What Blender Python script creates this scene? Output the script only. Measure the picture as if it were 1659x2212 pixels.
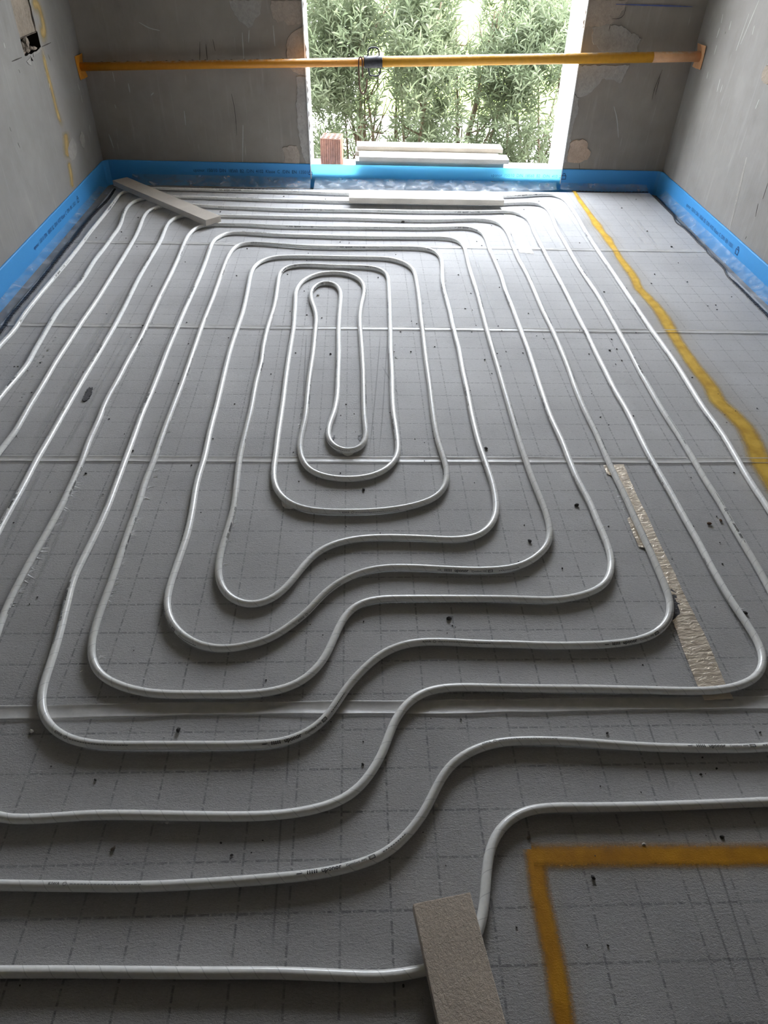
import bpy, bmesh, math, random
import numpy as np
from mathutils import Vector, Matrix, noise

# ------------------------------------------------------------------ scene, camera, light
for o in list(bpy.data.objects):
    bpy.data.objects.remove(o)
SC = bpy.context.scene
COL = SC.collection

CAM_H = 1.49549
CAM_F = 1520.704
CAM_AXES = [[0.9990717,-0.0328451,0.0278753],[0.0005915,0.6574663,0.7534838],[0.0430753,0.7527678,-0.6568753]]
cam_d = bpy.data.cameras.new('camera')
cam_d.sensor_fit = 'HORIZONTAL'
cam_d.sensor_width = 36.0
cam_d.lens = CAM_F / 1659.0 * 36.0
cam_d.clip_start = 0.02
cam_d.clip_end = 300
cam = bpy.data.objects.new('camera', cam_d)
COL.objects.link(cam)
_r, _u, _f = [Vector(v) for v in CAM_AXES]
cam.matrix_world = Matrix(((_r.x, _u.x, -_f.x, 0.0), (_r.y, _u.y, -_f.y, 0.0), (_r.z, _u.z, -_f.z, CAM_H), (0, 0, 0, 1)))
SC.camera = cam

world = bpy.data.worlds.new('sky')
SC.world = world
world.use_nodes = True
_wn = world.node_tree
_bg = _wn.nodes['Background']
# hazy bright sky: whiter and dimmer at the horizon, brighter overhead
_tc = _wn.nodes.new('ShaderNodeTexCoord')
_sp = _wn.nodes.new('ShaderNodeSeparateXYZ')
_wn.links.new(_tc.outputs['Generated'], _sp.inputs[0])
_rp = _wn.nodes.new('ShaderNodeValToRGB')
_rp.color_ramp.elements[0].position = 0.0
_rp.color_ramp.elements[0].color = (0.52, 0.54, 0.575, 1)
_rp.color_ramp.elements[1].position = 0.9
_rp.color_ramp.elements[1].color = (0.62, 0.665, 0.75, 1)
_wn.links.new(_sp.outputs[2], _rp.inputs['Fac'])
_wn.links.new(_rp.outputs['Color'], _bg.inputs['Color'])
_bg.inputs['Strength'].default_value = 14.0

sun_d = bpy.data.lights.new('sun', 'SUN')
sun_d.energy = 4.5
sun_d.angle = math.radians(1.0)
sun_d.color = (1.0, 0.95, 0.85)
sun = bpy.data.objects.new('sun', sun_d)
COL.objects.link(sun)
sun.rotation_euler = Vector((-0.70, -0.10, -0.72)).to_track_quat('-Z', 'Y').to_euler()

# sampling portal in the window opening (guides sky light, adds none)
por_d = bpy.data.lights.new('window_portal', 'AREA')
por_d.shape = 'RECTANGLE'
por_d.size = 1.72
por_d.size_y = 2.28
por_d.cycles.is_portal = True
por = bpy.data.objects.new('window_portal', por_d)
COL.objects.link(por)
por.location = (0.56, 5.60, 1.18)
por.rotation_euler = (math.radians(-90), 0, 0)

SC.view_settings.view_transform = 'Standard'
SC.view_settings.look = 'None'
SC.view_settings.exposure = 1.42
SC.view_settings.gamma = 1.0
SC.view_settings.use_curve_mapping = False
SC.cycles.use_denoising = True
SC.cycles.max_bounces = 10
SC.cycles.diffuse_bounces = 6
SC.cycles.glossy_bounces = 4
SC.cycles.transparent_max_bounces = 24
SC.cycles.sample_clamp_indirect = 6.0

# ------------------------------------------------------------------ measured layout (metres, floor mat top = 0)
GRID = [-0.6267,0.625]
PIPE = [[-1.403,-0.226],[-1.392,0.374],[-1.381,0.974],[-1.371,1.574],[-1.364,1.974],[-1.36,2.174],[-1.357,2.374],[-1.348,2.491],[-1.34,2.608],[-1.35,2.757],[-1.358,2.897],[-1.368,3.084],[-1.364,3.271],[-1.358,3.472],[-1.366,3.717],[-1.362,3.906],[-1.362,4.074],[-1.36,4.177],[-1.37,4.307],[-1.39,4.443],[-1.398,4.56],[-1.389,4.653],[-1.359,4.722],[-1.318,4.747],[-1.227,4.775],[-1.138,4.785],[-0.978,4.782],[-0.785,4.773],[-0.581,4.762],[-0.258,4.757],[-0.011,4.749],[0.304,4.749],[0.651,4.748],[0.926,4.759],[1.099,4.787],[1.183,4.792],[1.232,4.763],[1.255,4.691],[1.253,4.532],[1.238,4.338],[1.235,4.13],[1.23,3.842],[1.232,3.613],[1.238,3.386],[1.236,3.169],[1.229,2.957],[1.224,2.764],[1.217,2.615],[1.214,2.476],[1.212,2.293],[1.217,2.134],[1.217,1.989],[1.215,1.864],[1.218,1.748],[1.214,1.624],[1.214,1.516],[1.213,1.437],[1.21,1.373],[1.202,1.233],[1.199,1.1],[1.174,0.986],[1.131,0.908],[1.063,0.87],[0.974,0.856],[0.841,0.855],[0.731,0.859],[0.658,0.864],[0.585,0.871],[0.513,0.878],[0.439,0.882],[0.368,0.882],[0.327,0.877],[0.278,0.861],[0.231,0.833],[0.199,0.799],[0.178,0.76],[0.144,0.703],[0.101,0.656],[0.062,0.627],[0.01,0.609],[-0.06,0.594],[-0.152,0.586],[-0.289,0.579],[-0.424,0.576],[-0.56,0.58],[-0.696,0.585],[-0.796,0.591],[-0.89,0.622],[-0.97,0.712],[-1.011,0.859],[-1.044,1.098],[-1.071,1.363],[-1.081,1.627],[-1.082,1.707],[-1.082,1.832],[-1.086,1.979],[-1.084,2.088],[-1.084,2.223],[-1.083,2.36],[-1.082,2.52],[-1.078,2.701],[-1.075,2.924],[-1.076,3.128],[-1.086,3.481],[-1.085,3.785],[-1.083,3.924],[-1.085,4.071],[-1.094,4.197],[-1.094,4.309],[-1.07,4.394],[-1.034,4.434],[-0.967,4.448],[-0.805,4.448],[-0.603,4.445],[-0.397,4.44],[-0.194,4.438],[-0.01,4.437],[0.132,4.43],[0.39,4.426],[0.545,4.434],[0.706,4.456],[0.776,4.46],[0.843,4.446],[0.893,4.402],[0.915,4.323],[0.922,4.209],[0.917,4.036],[0.915,3.83],[0.923,3.626],[0.921,3.404],[0.918,3.199],[0.921,2.978],[0.919,2.805],[0.914,2.626],[0.905,2.465],[0.902,2.29],[0.906,2.143],[0.904,2.007],[0.904,1.889],[0.907,1.787],[0.906,1.676],[0.907,1.581],[0.907,1.492],[0.905,1.416],[0.904,1.357],[0.895,1.294],[0.87,1.243],[0.826,1.203],[0.775,1.179],[0.708,1.166],[0.622,1.161],[0.495,1.162],[0.418,1.167],[0.338,1.169],[0.256,1.176],[0.193,1.178],[0.143,1.172],[0.088,1.15],[0.043,1.111],[0.002,1.063],[-0.029,1.016],[-0.051,0.973],[-0.079,0.934],[-0.123,0.902],[-0.176,0.885],[-0.225,0.882],[-0.276,0.881],[-0.347,0.882],[-0.454,0.884],[-0.562,0.886],[-0.62,0.892],[-0.666,0.907],[-0.706,0.932],[-0.737,0.966],[-0.756,1.009],[-0.765,1.054],[-0.767,1.11],[-0.774,1.205],[-0.785,1.301],[-0.797,1.41],[-0.793,1.492],[-0.787,1.585],[-0.782,1.707],[-0.784,1.833],[-0.787,1.98],[-0.789,2.096],[-0.794,2.255],[-0.792,2.404],[-0.793,2.577],[-0.796,2.755],[-0.795,2.921],[-0.793,3.146],[-0.787,3.474],[-0.786,3.67],[-0.79,3.842],[-0.793,3.964],[-0.786,4.052],[-0.758,4.115],[-0.726,4.154],[-0.67,4.167],[-0.573,4.158],[-0.424,4.14],[-0.224,4.132],[-0.01,4.127],[0.125,4.125],[0.37,4.133],[0.493,4.138],[0.565,4.128],[0.609,4.084],[0.63,4.013],[0.629,3.872],[0.623,3.677],[0.624,3.384],[0.62,3.195],[0.615,3.0],[0.613,2.83],[0.612,2.672],[0.61,2.475],[0.608,2.232],[0.607,2.082],[0.609,1.967],[0.613,1.845],[0.62,1.748],[0.622,1.662],[0.615,1.596],[0.592,1.539],[0.556,1.499],[0.514,1.467],[0.467,1.448],[0.371,1.44],[0.26,1.446],[0.168,1.453],[0.086,1.452],[0.03,1.438],[-0.021,1.411],[-0.065,1.373],[-0.096,1.334],[-0.126,1.285],[-0.17,1.237],[-0.213,1.197],[-0.254,1.177],[-0.299,1.164],[-0.351,1.159],[-0.401,1.171],[-0.447,1.199],[-0.485,1.24],[-0.508,1.284],[-0.52,1.34],[-0.519,1.41],[-0.514,1.496],[-0.509,1.599],[-0.513,1.707],[-0.522,1.85],[-0.519,1.984],[-0.524,2.144],[-0.525,2.347],[-0.529,2.561],[-0.531,2.748],[-0.526,2.945],[-0.52,3.138],[-0.525,3.374],[-0.531,3.576],[-0.522,3.679],[-0.485,3.759],[-0.435,3.8],[-0.354,3.818],[-0.186,3.82],[-0.009,3.818],[0.072,3.817],[0.187,3.811],[0.255,3.773],[0.297,3.719],[0.319,3.654],[0.325,3.54],[0.323,3.286],[0.318,3.093],[0.316,2.937],[0.312,2.78],[0.31,2.616],[0.309,2.485],[0.305,2.284],[0.306,2.107],[0.317,1.993],[0.322,1.916],[0.306,1.827],[0.265,1.769],[0.186,1.729],[0.083,1.706],[-0.017,1.701],[-0.117,1.706],[-0.188,1.729],[-0.237,1.778],[-0.262,1.833],[-0.273,1.901],[-0.274,1.987],[-0.275,2.132],[-0.274,2.32],[-0.276,2.554],[-0.275,2.782],[-0.273,2.983],[-0.281,3.23],[-0.284,3.395],[-0.256,3.503],[-0.196,3.579],[-0.144,3.604],[-0.103,3.609],[-0.04,3.599],[0.013,3.555],[0.046,3.484],[0.054,3.378],[0.036,3.213],[0.029,3.057],[0.035,2.839],[0.04,2.596],[0.04,2.38],[0.041,2.237],[0.046,2.142],[0.04,2.085],[0.02,2.044],[-0.016,2.027],[-0.051,2.038],[-0.08,2.072],[-0.094,2.121],[-0.091,2.192],[-0.076,2.267],[-0.065,2.386],[-0.064,2.549],[-0.064,2.736],[-0.068,2.956],[-0.067,3.135],[-0.063,3.299],[-0.069,3.396],[-0.096,3.463],[-0.141,3.487],[-0.185,3.451],[-0.21,3.37],[-0.205,3.268],[-0.185,3.169],[-0.174,3.074],[-0.173,2.94],[-0.174,2.734],[-0.18,2.548],[-0.181,2.385],[-0.182,2.235],[-0.19,2.135],[-0.192,2.048],[-0.179,1.977],[-0.157,1.927],[-0.124,1.897],[-0.07,1.876],[-0.008,1.872],[0.057,1.885],[0.117,1.929],[0.15,1.989],[0.159,2.059],[0.157,2.167],[0.152,2.305],[0.159,2.592],[0.161,2.761],[0.167,2.943],[0.172,3.141],[0.179,3.466],[0.176,3.582],[0.154,3.645],[0.107,3.681],[0.026,3.693],[-0.108,3.695],[-0.214,3.705],[-0.285,3.702],[-0.338,3.683],[-0.367,3.648],[-0.382,3.593],[-0.382,3.448],[-0.378,3.202],[-0.39,2.969],[-0.392,2.8],[-0.387,2.662],[-0.392,2.501],[-0.391,2.287],[-0.395,2.11],[-0.397,1.987],[-0.39,1.843],[-0.384,1.723],[-0.389,1.626],[-0.396,1.529],[-0.394,1.444],[-0.381,1.393],[-0.36,1.352],[-0.325,1.322],[-0.291,1.309],[-0.257,1.314],[-0.218,1.34],[-0.179,1.397],[-0.153,1.449],[-0.123,1.5],[-0.087,1.538],[-0.035,1.564],[0.031,1.58],[0.129,1.583],[0.224,1.578],[0.321,1.572],[0.387,1.588],[0.425,1.624],[0.454,1.677],[0.467,1.745],[0.47,1.852],[0.463,1.957],[0.456,2.069],[0.453,2.222],[0.457,2.448],[0.458,2.614],[0.463,2.775],[0.461,2.9],[0.46,3.016],[0.462,3.179],[0.459,3.325],[0.458,3.463],[0.469,3.623],[0.481,3.761],[0.476,3.866],[0.45,3.931],[0.396,3.967],[0.312,3.974],[0.121,3.967],[-0.113,3.963],[-0.272,3.968],[-0.413,3.99],[-0.528,4.006],[-0.588,4.008],[-0.641,3.977],[-0.668,3.901],[-0.679,3.781],[-0.681,3.595],[-0.682,3.255],[-0.687,2.982],[-0.686,2.765],[-0.685,2.457],[-0.688,2.287],[-0.69,2.132],[-0.689,1.983],[-0.693,1.857],[-0.689,1.729],[-0.69,1.627],[-0.689,1.524],[-0.688,1.422],[-0.689,1.319],[-0.689,1.242],[-0.681,1.174],[-0.665,1.123],[-0.639,1.085],[-0.597,1.057],[-0.543,1.036],[-0.484,1.024],[-0.407,1.021],[-0.331,1.02],[-0.242,1.021],[-0.199,1.027],[-0.153,1.041],[-0.116,1.068],[-0.082,1.112],[-0.06,1.167],[-0.04,1.229],[-0.015,1.284],[0.02,1.316],[0.069,1.329],[0.161,1.331],[0.294,1.33],[0.44,1.327],[0.528,1.322],[0.573,1.322],[0.629,1.332],[0.684,1.351],[0.727,1.379],[0.757,1.421],[0.776,1.478],[0.783,1.547],[0.78,1.647],[0.778,1.755],[0.767,1.863],[0.765,1.968],[0.765,2.091],[0.757,2.245],[0.761,2.473],[0.767,2.645],[0.771,2.798],[0.772,2.947],[0.773,3.083],[0.774,3.244],[0.772,3.402],[0.779,3.597],[0.776,3.807],[0.772,3.98],[0.776,4.135],[0.764,4.23],[0.728,4.29],[0.68,4.313],[0.604,4.309],[0.482,4.294],[0.281,4.285],[-0.01,4.279],[-0.238,4.276],[-0.485,4.283],[-0.637,4.3],[-0.729,4.299],[-0.84,4.293],[-0.895,4.265],[-0.928,4.204],[-0.944,4.124],[-0.947,4.027],[-0.943,3.91],[-0.938,3.739],[-0.937,3.498],[-0.938,3.289],[-0.937,3.084],[-0.934,2.866],[-0.941,2.668],[-0.944,2.496],[-0.949,2.345],[-0.942,2.209],[-0.94,2.075],[-0.932,1.979],[-0.929,1.842],[-0.929,1.73],[-0.934,1.606],[-0.941,1.504],[-0.944,1.409],[-0.945,1.319],[-0.939,1.23],[-0.922,1.111],[-0.892,0.964],[-0.863,0.846],[-0.812,0.754],[-0.746,0.72],[-0.649,0.718],[-0.554,0.723],[-0.408,0.719],[-0.261,0.714],[-0.163,0.715],[-0.089,0.725],[-0.027,0.744],[0.005,0.766],[0.033,0.798],[0.056,0.836],[0.075,0.878],[0.095,0.936],[0.116,0.97],[0.148,1.005],[0.193,1.027],[0.253,1.034],[0.319,1.032],[0.395,1.029],[0.508,1.026],[0.626,1.023],[0.745,1.018],[0.844,1.014],[0.925,1.016],[0.992,1.031],[1.039,1.055],[1.073,1.094],[1.089,1.144],[1.089,1.197],[1.082,1.264],[1.075,1.334],[1.072,1.444],[1.073,1.558],[1.07,1.661],[1.069,1.762],[1.066,1.88],[1.063,1.988],[1.065,2.123],[1.069,2.291],[1.064,2.456],[1.067,2.609],[1.069,2.768],[1.075,2.968],[1.076,3.155],[1.08,3.37],[1.081,3.607],[1.081,3.903],[1.084,4.131],[1.086,4.283],[1.092,4.436],[1.079,4.534],[1.036,4.595],[0.959,4.614],[0.848,4.602],[0.634,4.589],[0.296,4.582],[-0.01,4.583],[-0.213,4.581],[-0.407,4.579],[-0.618,4.594],[-0.879,4.61],[-0.985,4.628],[-1.112,4.628],[-1.187,4.607],[-1.23,4.565],[-1.257,4.491],[-1.26,4.392],[-1.247,4.25],[-1.236,4.108],[-1.231,3.932],[-1.226,3.471],[-1.225,3.209],[-1.23,2.988],[-1.23,2.808],[-1.231,2.644],[-1.226,2.475],[-1.224,2.303],[-1.218,2.136],[-1.225,2.059],[-1.237,1.705],[-1.208,1.28],[-1.172,0.956],[-1.119,0.696],[-1.06,0.545],[-0.974,0.465],[-0.855,0.442],[-0.64,0.435],[-0.516,0.432],[-0.391,0.428],[-0.265,0.424],[-0.139,0.421],[-0.055,0.416],[0.055,0.41],[0.093,0.413],[0.132,0.419],[0.181,0.429],[0.218,0.45],[0.241,0.482],[0.257,0.531],[0.271,0.597],[0.291,0.653],[0.327,0.691],[0.366,0.713],[0.418,0.72],[0.52,0.719],[0.675,0.719],[0.916,0.724],[1.068,0.728],[1.171,0.76],[1.241,0.833],[1.283,0.945],[1.318,1.129],[1.352,1.4],[1.363,1.57],[1.369,1.723],[1.371,1.881],[1.38,2.009],[1.387,2.155],[1.383,2.318],[1.389,2.496],[1.395,2.657],[1.395,2.801],[1.392,2.965],[1.392,3.163],[1.395,3.38],[1.397,3.63],[1.398,3.923],[1.403,4.282],[1.416,4.537],[1.418,4.731],[1.413,4.876],[1.384,4.951],[1.334,4.981],[1.246,4.971],[1.127,4.941],[1.003,4.92],[0.73,4.904],[0.297,4.907],[-0.045,4.911],[-0.431,4.931],[-0.709,4.934],[-0.927,4.936],[-1.168,4.945],[-1.301,4.947],[-1.436,4.919],[-1.481,4.883],[-1.503,4.824],[-1.504,4.723],[-1.502,4.559],[-1.502,4.348],[-1.504,4.14],[-1.501,3.934],[-1.501,3.737],[-1.504,3.566],[-1.508,3.392],[-1.51,3.231],[-1.508,3.069],[-1.499,2.914],[-1.508,2.782],[-1.507,2.582],[-1.505,2.282],[-1.502,1.782],[-1.499,1.182],[-1.495,0.582],[-1.492,-0.018]]
YELLOW_LONG = [[1.53,5.1,0.026],[1.521,4.854,0.038],[1.52,4.724,0.04],[1.518,4.539,0.048],[1.515,4.438,0.066],[1.513,4.301,0.049],[1.517,4.201,0.062],[1.512,4.111,0.051],[1.511,4.003,0.044],[1.503,3.899,0.046],[1.505,3.754,0.058],[1.503,3.629,0.056],[1.485,3.483,0.059],[1.497,3.373,0.063],[1.505,3.255,0.066],[1.502,3.113,0.074],[1.493,3.002,0.067],[1.485,2.879,0.065],[1.483,2.763,0.067],[1.48,2.685,0.071],[1.482,2.622,0.073],[1.486,2.508,0.076],[1.474,2.393,0.081],[1.494,2.289,0.086],[1.503,2.193,0.087],[1.489,2.09,0.088],[1.47,1.995,0.09],[1.461,1.911,0.087],[1.453,1.75,0.086],[1.456,1.613,0.082]]
YELLOW_CORNER_A = [[0.372,0.624],[0.42,0.622],[0.518,0.621],[0.636,0.619],[0.753,0.616],[0.872,0.615],[1.012,0.613]]
YELLOW_CORNER_B = [[0.378,0.636],[0.376,0.603],[0.373,0.558],[0.374,0.485],[0.376,0.426],[0.372,0.332],[0.37,0.281]]
FOIL = [[[0.885,1.963],[0.96,1.969]],[[0.883,1.915],[0.958,1.913]],[[0.912,1.889],[0.956,1.879]],[[0.915,1.799],[0.954,1.791]],[[0.91,1.699],[0.957,1.697]],[[0.886,1.677],[0.957,1.672]],[[0.883,1.619],[0.955,1.619]],[[0.883,1.547],[0.954,1.547]],[[0.912,1.535],[0.955,1.53]],[[0.914,1.426],[0.957,1.426]],[[0.914,1.352],[0.955,1.352]],[[0.923,1.327],[0.955,1.327]],[[0.918,1.277],[0.957,1.276]],[[0.887,1.25],[0.957,1.249]],[[0.885,1.209],[0.959,1.208]],[[0.881,1.16],[0.958,1.159]],[[0.879,1.102],[0.955,1.102]],[[0.877,1.045],[0.952,1.044]],[[0.878,0.992],[0.954,0.995]]]
FOIL_TEAR = [[0.923,1.379],[0.932,1.357],[0.928,1.308],[0.918,1.273],[0.893,1.257],[0.886,1.27]]
TAPE_BACK = [[[0.951,4.73],[1.031,4.743]],[[0.954,4.579],[1.03,4.566]],[[0.947,4.252],[1.024,4.24]],[[0.945,3.956],[1.021,3.942]]]
CRUMBS = [[-1.009,3.435,0.0102],[-1.15,3.119,0.0095],[-0.957,3.003,0.0126],[-0.921,3.032,0.0093],[-0.984,2.889,0.009],[-1.301,2.658,0.0085],[-1.395,2.625,0.0084],[-1.381,2.626,0.0084],[-1.33,2.593,0.0083],[-1.106,2.586,0.0083],[-1.083,2.371,0.0107],[-1.258,2.426,0.008],[-1.225,2.096,0.0099],[-0.781,2.044,0.0131],[-0.833,2.146,0.0074],[-0.913,2.244,0.0076],[-1.212,2.131,0.0073],[-0.806,2.781,0.0088],[-0.704,2.5,0.0082],[-0.781,2.432,0.008],[-0.605,3.575,0.0106],[-0.247,3.398,0.0102],[-0.302,3.166,0.0097],[-0.149,3.103,0.0096],[-0.251,2.762,0.0088],[-0.099,2.755,0.014],[-0.766,3.039,0.0094],[-0.723,2.835,0.0089],[-0.556,2.894,0.0091],[-0.461,2.352,0.0079],[-0.341,2.582,0.0084],[-0.51,2.118,0.0074],[-0.122,2.183,0.0076],[-0.03,2.354,0.008],[0.007,2.166,0.0076],[-0.049,2.276,0.0078],[0.002,2.287,0.0078],[-0.22,3.131,0.0096],[-0.214,2.038,0.0073],[0.129,3.579,0.0107],[0.556,3.627,0.0108],[0.593,3.396,0.0103],[0.543,3.219,0.0135],[0.577,3.205,0.0067],[0.573,3.042,0.0095],[0.677,3.038,0.0095],[0.686,2.989,0.015],[0.544,2.974,0.0094],[0.215,2.969,0.0093],[0.36,2.831,0.0091],[0.251,2.782,0.0122],[0.178,2.781,0.0089],[0.295,3.05,0.0095],[0.272,3.078,0.0096],[0.674,2.794,0.009],[0.568,2.718,0.0088],[0.582,2.6,0.0086],[0.748,2.779,0.009],[0.847,3.178,0.0099],[0.631,2.773,0.009],[0.629,2.663,0.0087],[0.751,3.474,0.0105],[0.846,3.176,0.0099],[0.84,2.944,0.0094],[0.746,2.781,0.009],[0.868,2.916,0.0093],[1.144,2.812,0.0145],[1.18,2.825,0.0125],[1.172,2.72,0.0122],[1.136,2.689,0.0088],[1.416,2.808,0.0125],[1.42,3.485,0.0106],[1.49,3.69,0.0111],[1.631,3.673,0.011],[1.573,3.549,0.0147],[1.776,3.577,0.0109],[1.82,3.837,0.0114],[1.289,3.436,0.0105],[1.317,2.985,0.0095],[1.055,3.002,0.0095],[1.182,2.918,0.0093],[0.743,2.507,0.0084],[1.434,2.578,0.0137],[1.041,2.776,0.009],[0.73,2.409,0.0082],[0.958,2.274,0.0079],[1.09,2.282,0.0108],[0.968,2.445,0.0083],[0.976,2.22,0.0078],[1.495,2.448,0.0084],[1.46,2.295,0.008],[1.515,2.322,0.0081],[1.446,2.24,0.0108],[1.343,1.925,0.0072],[1.178,1.897,0.0071],[1.188,1.69,0.0067],[1.092,1.643,0.0066],[1.149,1.567,0.0064],[0.971,1.494,0.0062],[0.496,1.486,0.0084],[0.623,1.456,0.0097],[0.815,1.643,0.0065],[0.544,1.649,0.0065],[1.12,1.473,0.0062],[1.612,2.342,0.0081],[0.45,2.38,0.0081],[0.473,2.462,0.0083],[0.297,2.171,0.0076],[0.297,2.126,0.0075],[0.225,2.122,0.0075],[0.259,2.1,0.0074],[0.25,1.988,0.0072],[0.481,1.919,0.0071],[0.311,1.913,0.007],[0.412,1.865,0.007],[-0.045,1.918,0.007],[-0.185,1.872,0.0069],[-0.024,1.644,0.0064],[0.083,1.613,0.0087],[-0.084,1.499,0.0061],[0.14,2.298,0.0079],[-0.905,1.913,0.011],[-1.056,1.664,0.0115],[-0.993,1.814,0.0067],[-0.819,1.802,0.0067],[-0.881,1.354,0.009],[-0.605,1.76,0.0066],[-0.56,1.96,0.0096],[-0.488,1.712,0.0065],[-0.894,1.328,0.0077],[-0.444,0.91,0.0048],[-0.574,0.808,0.0082],[-0.756,0.975,0.0049],[-0.573,1.166,0.0053],[-0.682,0.842,0.0046],[0.27,1.241,0.0056],[0.278,1.235,0.0056],[0.253,1.215,0.0055],[0.027,1.257,0.0076],[-0.083,1.212,0.0055],[-0.118,1.248,0.0055],[-0.245,1.135,0.0053],[-0.221,1.069,0.0082],[0.021,0.835,0.0085],[0.022,0.893,0.0048],[0.187,0.953,0.0049],[0.26,0.949,0.009],[-0.055,0.947,0.0049],[1.028,1.3,0.0058],[0.608,0.906,0.0089],[0.982,0.902,0.0101],[0.816,0.839,0.0098],[0.796,0.797,0.0085],[0.808,0.798,0.0047],[0.838,0.81,0.0075],[0.644,0.757,0.0062],[0.675,0.828,0.0047],[0.556,0.773,0.0046],[0.757,1.104,0.0053],[-0.252,0.638,0.0076],[-0.277,0.663,0.0068],[-0.212,0.642,0.0042],[-0.191,0.667,0.0043],[-0.602,0.416,0.0058],[0.755,0.658,0.0044],[0.653,0.66,0.0044],[0.504,0.62,0.0077],[0.485,0.454,0.0062],[0.315,0.49,0.0063],[0.189,0.608,0.0042],[0.303,0.396,0.0037],[0.445,0.456,0.0039],[0.147,0.677,0.0043],[0.09,0.398,0.0076],[-0.458,4.867,0.0134],[-0.183,4.827,0.0133],[-0.825,4.546,0.0126],[-0.587,3.987,0.0115],[-0.593,3.947,0.0114],[-0.254,3.792,0.0111],[-0.25,3.898,0.0113],[-0.077,4.072,0.0117],[-0.025,4.06,0.0117],[-0.345,3.602,0.0106],[0.236,3.897,0.0114],[1.103,4.693,0.0132],[0.719,4.114,0.0119],[0.74,4.053,0.0118],[1.328,4.118,0.012],[0.846,4.382,0.0125],[0.798,3.845,0.0113],[0.945,4.24,0.0122],[1.236,4.866,0.0136],[1.801,4.331,0.017],[1.864,4.078,0.0163],[1.943,3.395,0.0105],[1.819,3.293,0.0102],[1.805,3.242,0.0101],[1.775,3.284,0.0102],[1.92,4.944,0.0138],[1.766,4.756,0.0134],[-1.299,4.418,0.0123],[-1.29,4.077,0.0116],[-1.457,4.08,0.0115],[-1.339,4.174,0.0118],[-1.2,3.954,0.0113],[-0.899,3.748,0.0109]]
BIG_CRUMBS = [[0.033,1.825,0.014,"dark crumb on the mat below the second smallest U bend"],[0.263,1.266,0.0154,"dark lump of dirt midway between two cross pipes, centre"],[0.736,1.746,0.0168,"dark crumbled lump left of the foil tape"],[0.547,1.574,0.0144,"dark flat crumb inside the right bend above the brand print"],[-0.414,0.928,0.0142,"dark standing crumb inside the lower left bend"],[1.107,1.277,0.0131,"dark crumb right of the outer vertical pipe, near the right edge"],[-0.497,0.656,0.0105,"grey pebble on the mat between the two lowest left pipes"],[0.371,0.66,0.0088,"small stone at the corner of the orange bracket line"],[0.788,0.654,0.0099,"dark stone above the orange bar at the right edge"],[0.488,0.577,0.0104,"dark sliver just below the orange bar"],[0.48,2.061,0.0151,"dark crumb beside the pipe just above the taped seam"],[1.149,1.654,0.015,"brown crumb between the two right hand pipes"],[1.193,1.67,0.0136,"dark brown crumb touching the outer right pipe"],[0.302,4.412,0.0227,"dark crumb on the bright mat near the window, centre"],[-0.754,0.931,0.013,"pale fluff ball left of the lower left bend"]]
PALE_CHIPS = [[-0.176,3.351,0.0161,"white chip inside the innermost hairpin bend"],[-0.398,0.708,0.0089,"white chip just below the left pipe in the foreground"],[0.613,0.642,0.0088,"pale pebble on the upper rim of the orange bar"],[0.18,0.734,0.0112,"pale pebble under the S bend of the pipe, lower centre"]]
TORN_PATCH = [[-1.046,2.46],[-1.034,2.463],[-1.028,2.436],[-1.024,2.401],[-1.026,2.375],[-1.037,2.364],[-1.05,2.368],[-1.049,2.394],[-1.05,2.428]]
PEN_STROKES = [[[-0.071,2.144],[-0.072,2.128]],[[-0.073,2.121],[-0.075,2.111]],[[-0.081,2.13],[-0.078,2.115],[-0.075,2.111]],[[0.022,2.112],[0.026,2.137]],[[0.017,2.14],[0.027,2.151],[0.033,2.131]],[[0.017,2.124],[0.021,2.129]]]
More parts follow.
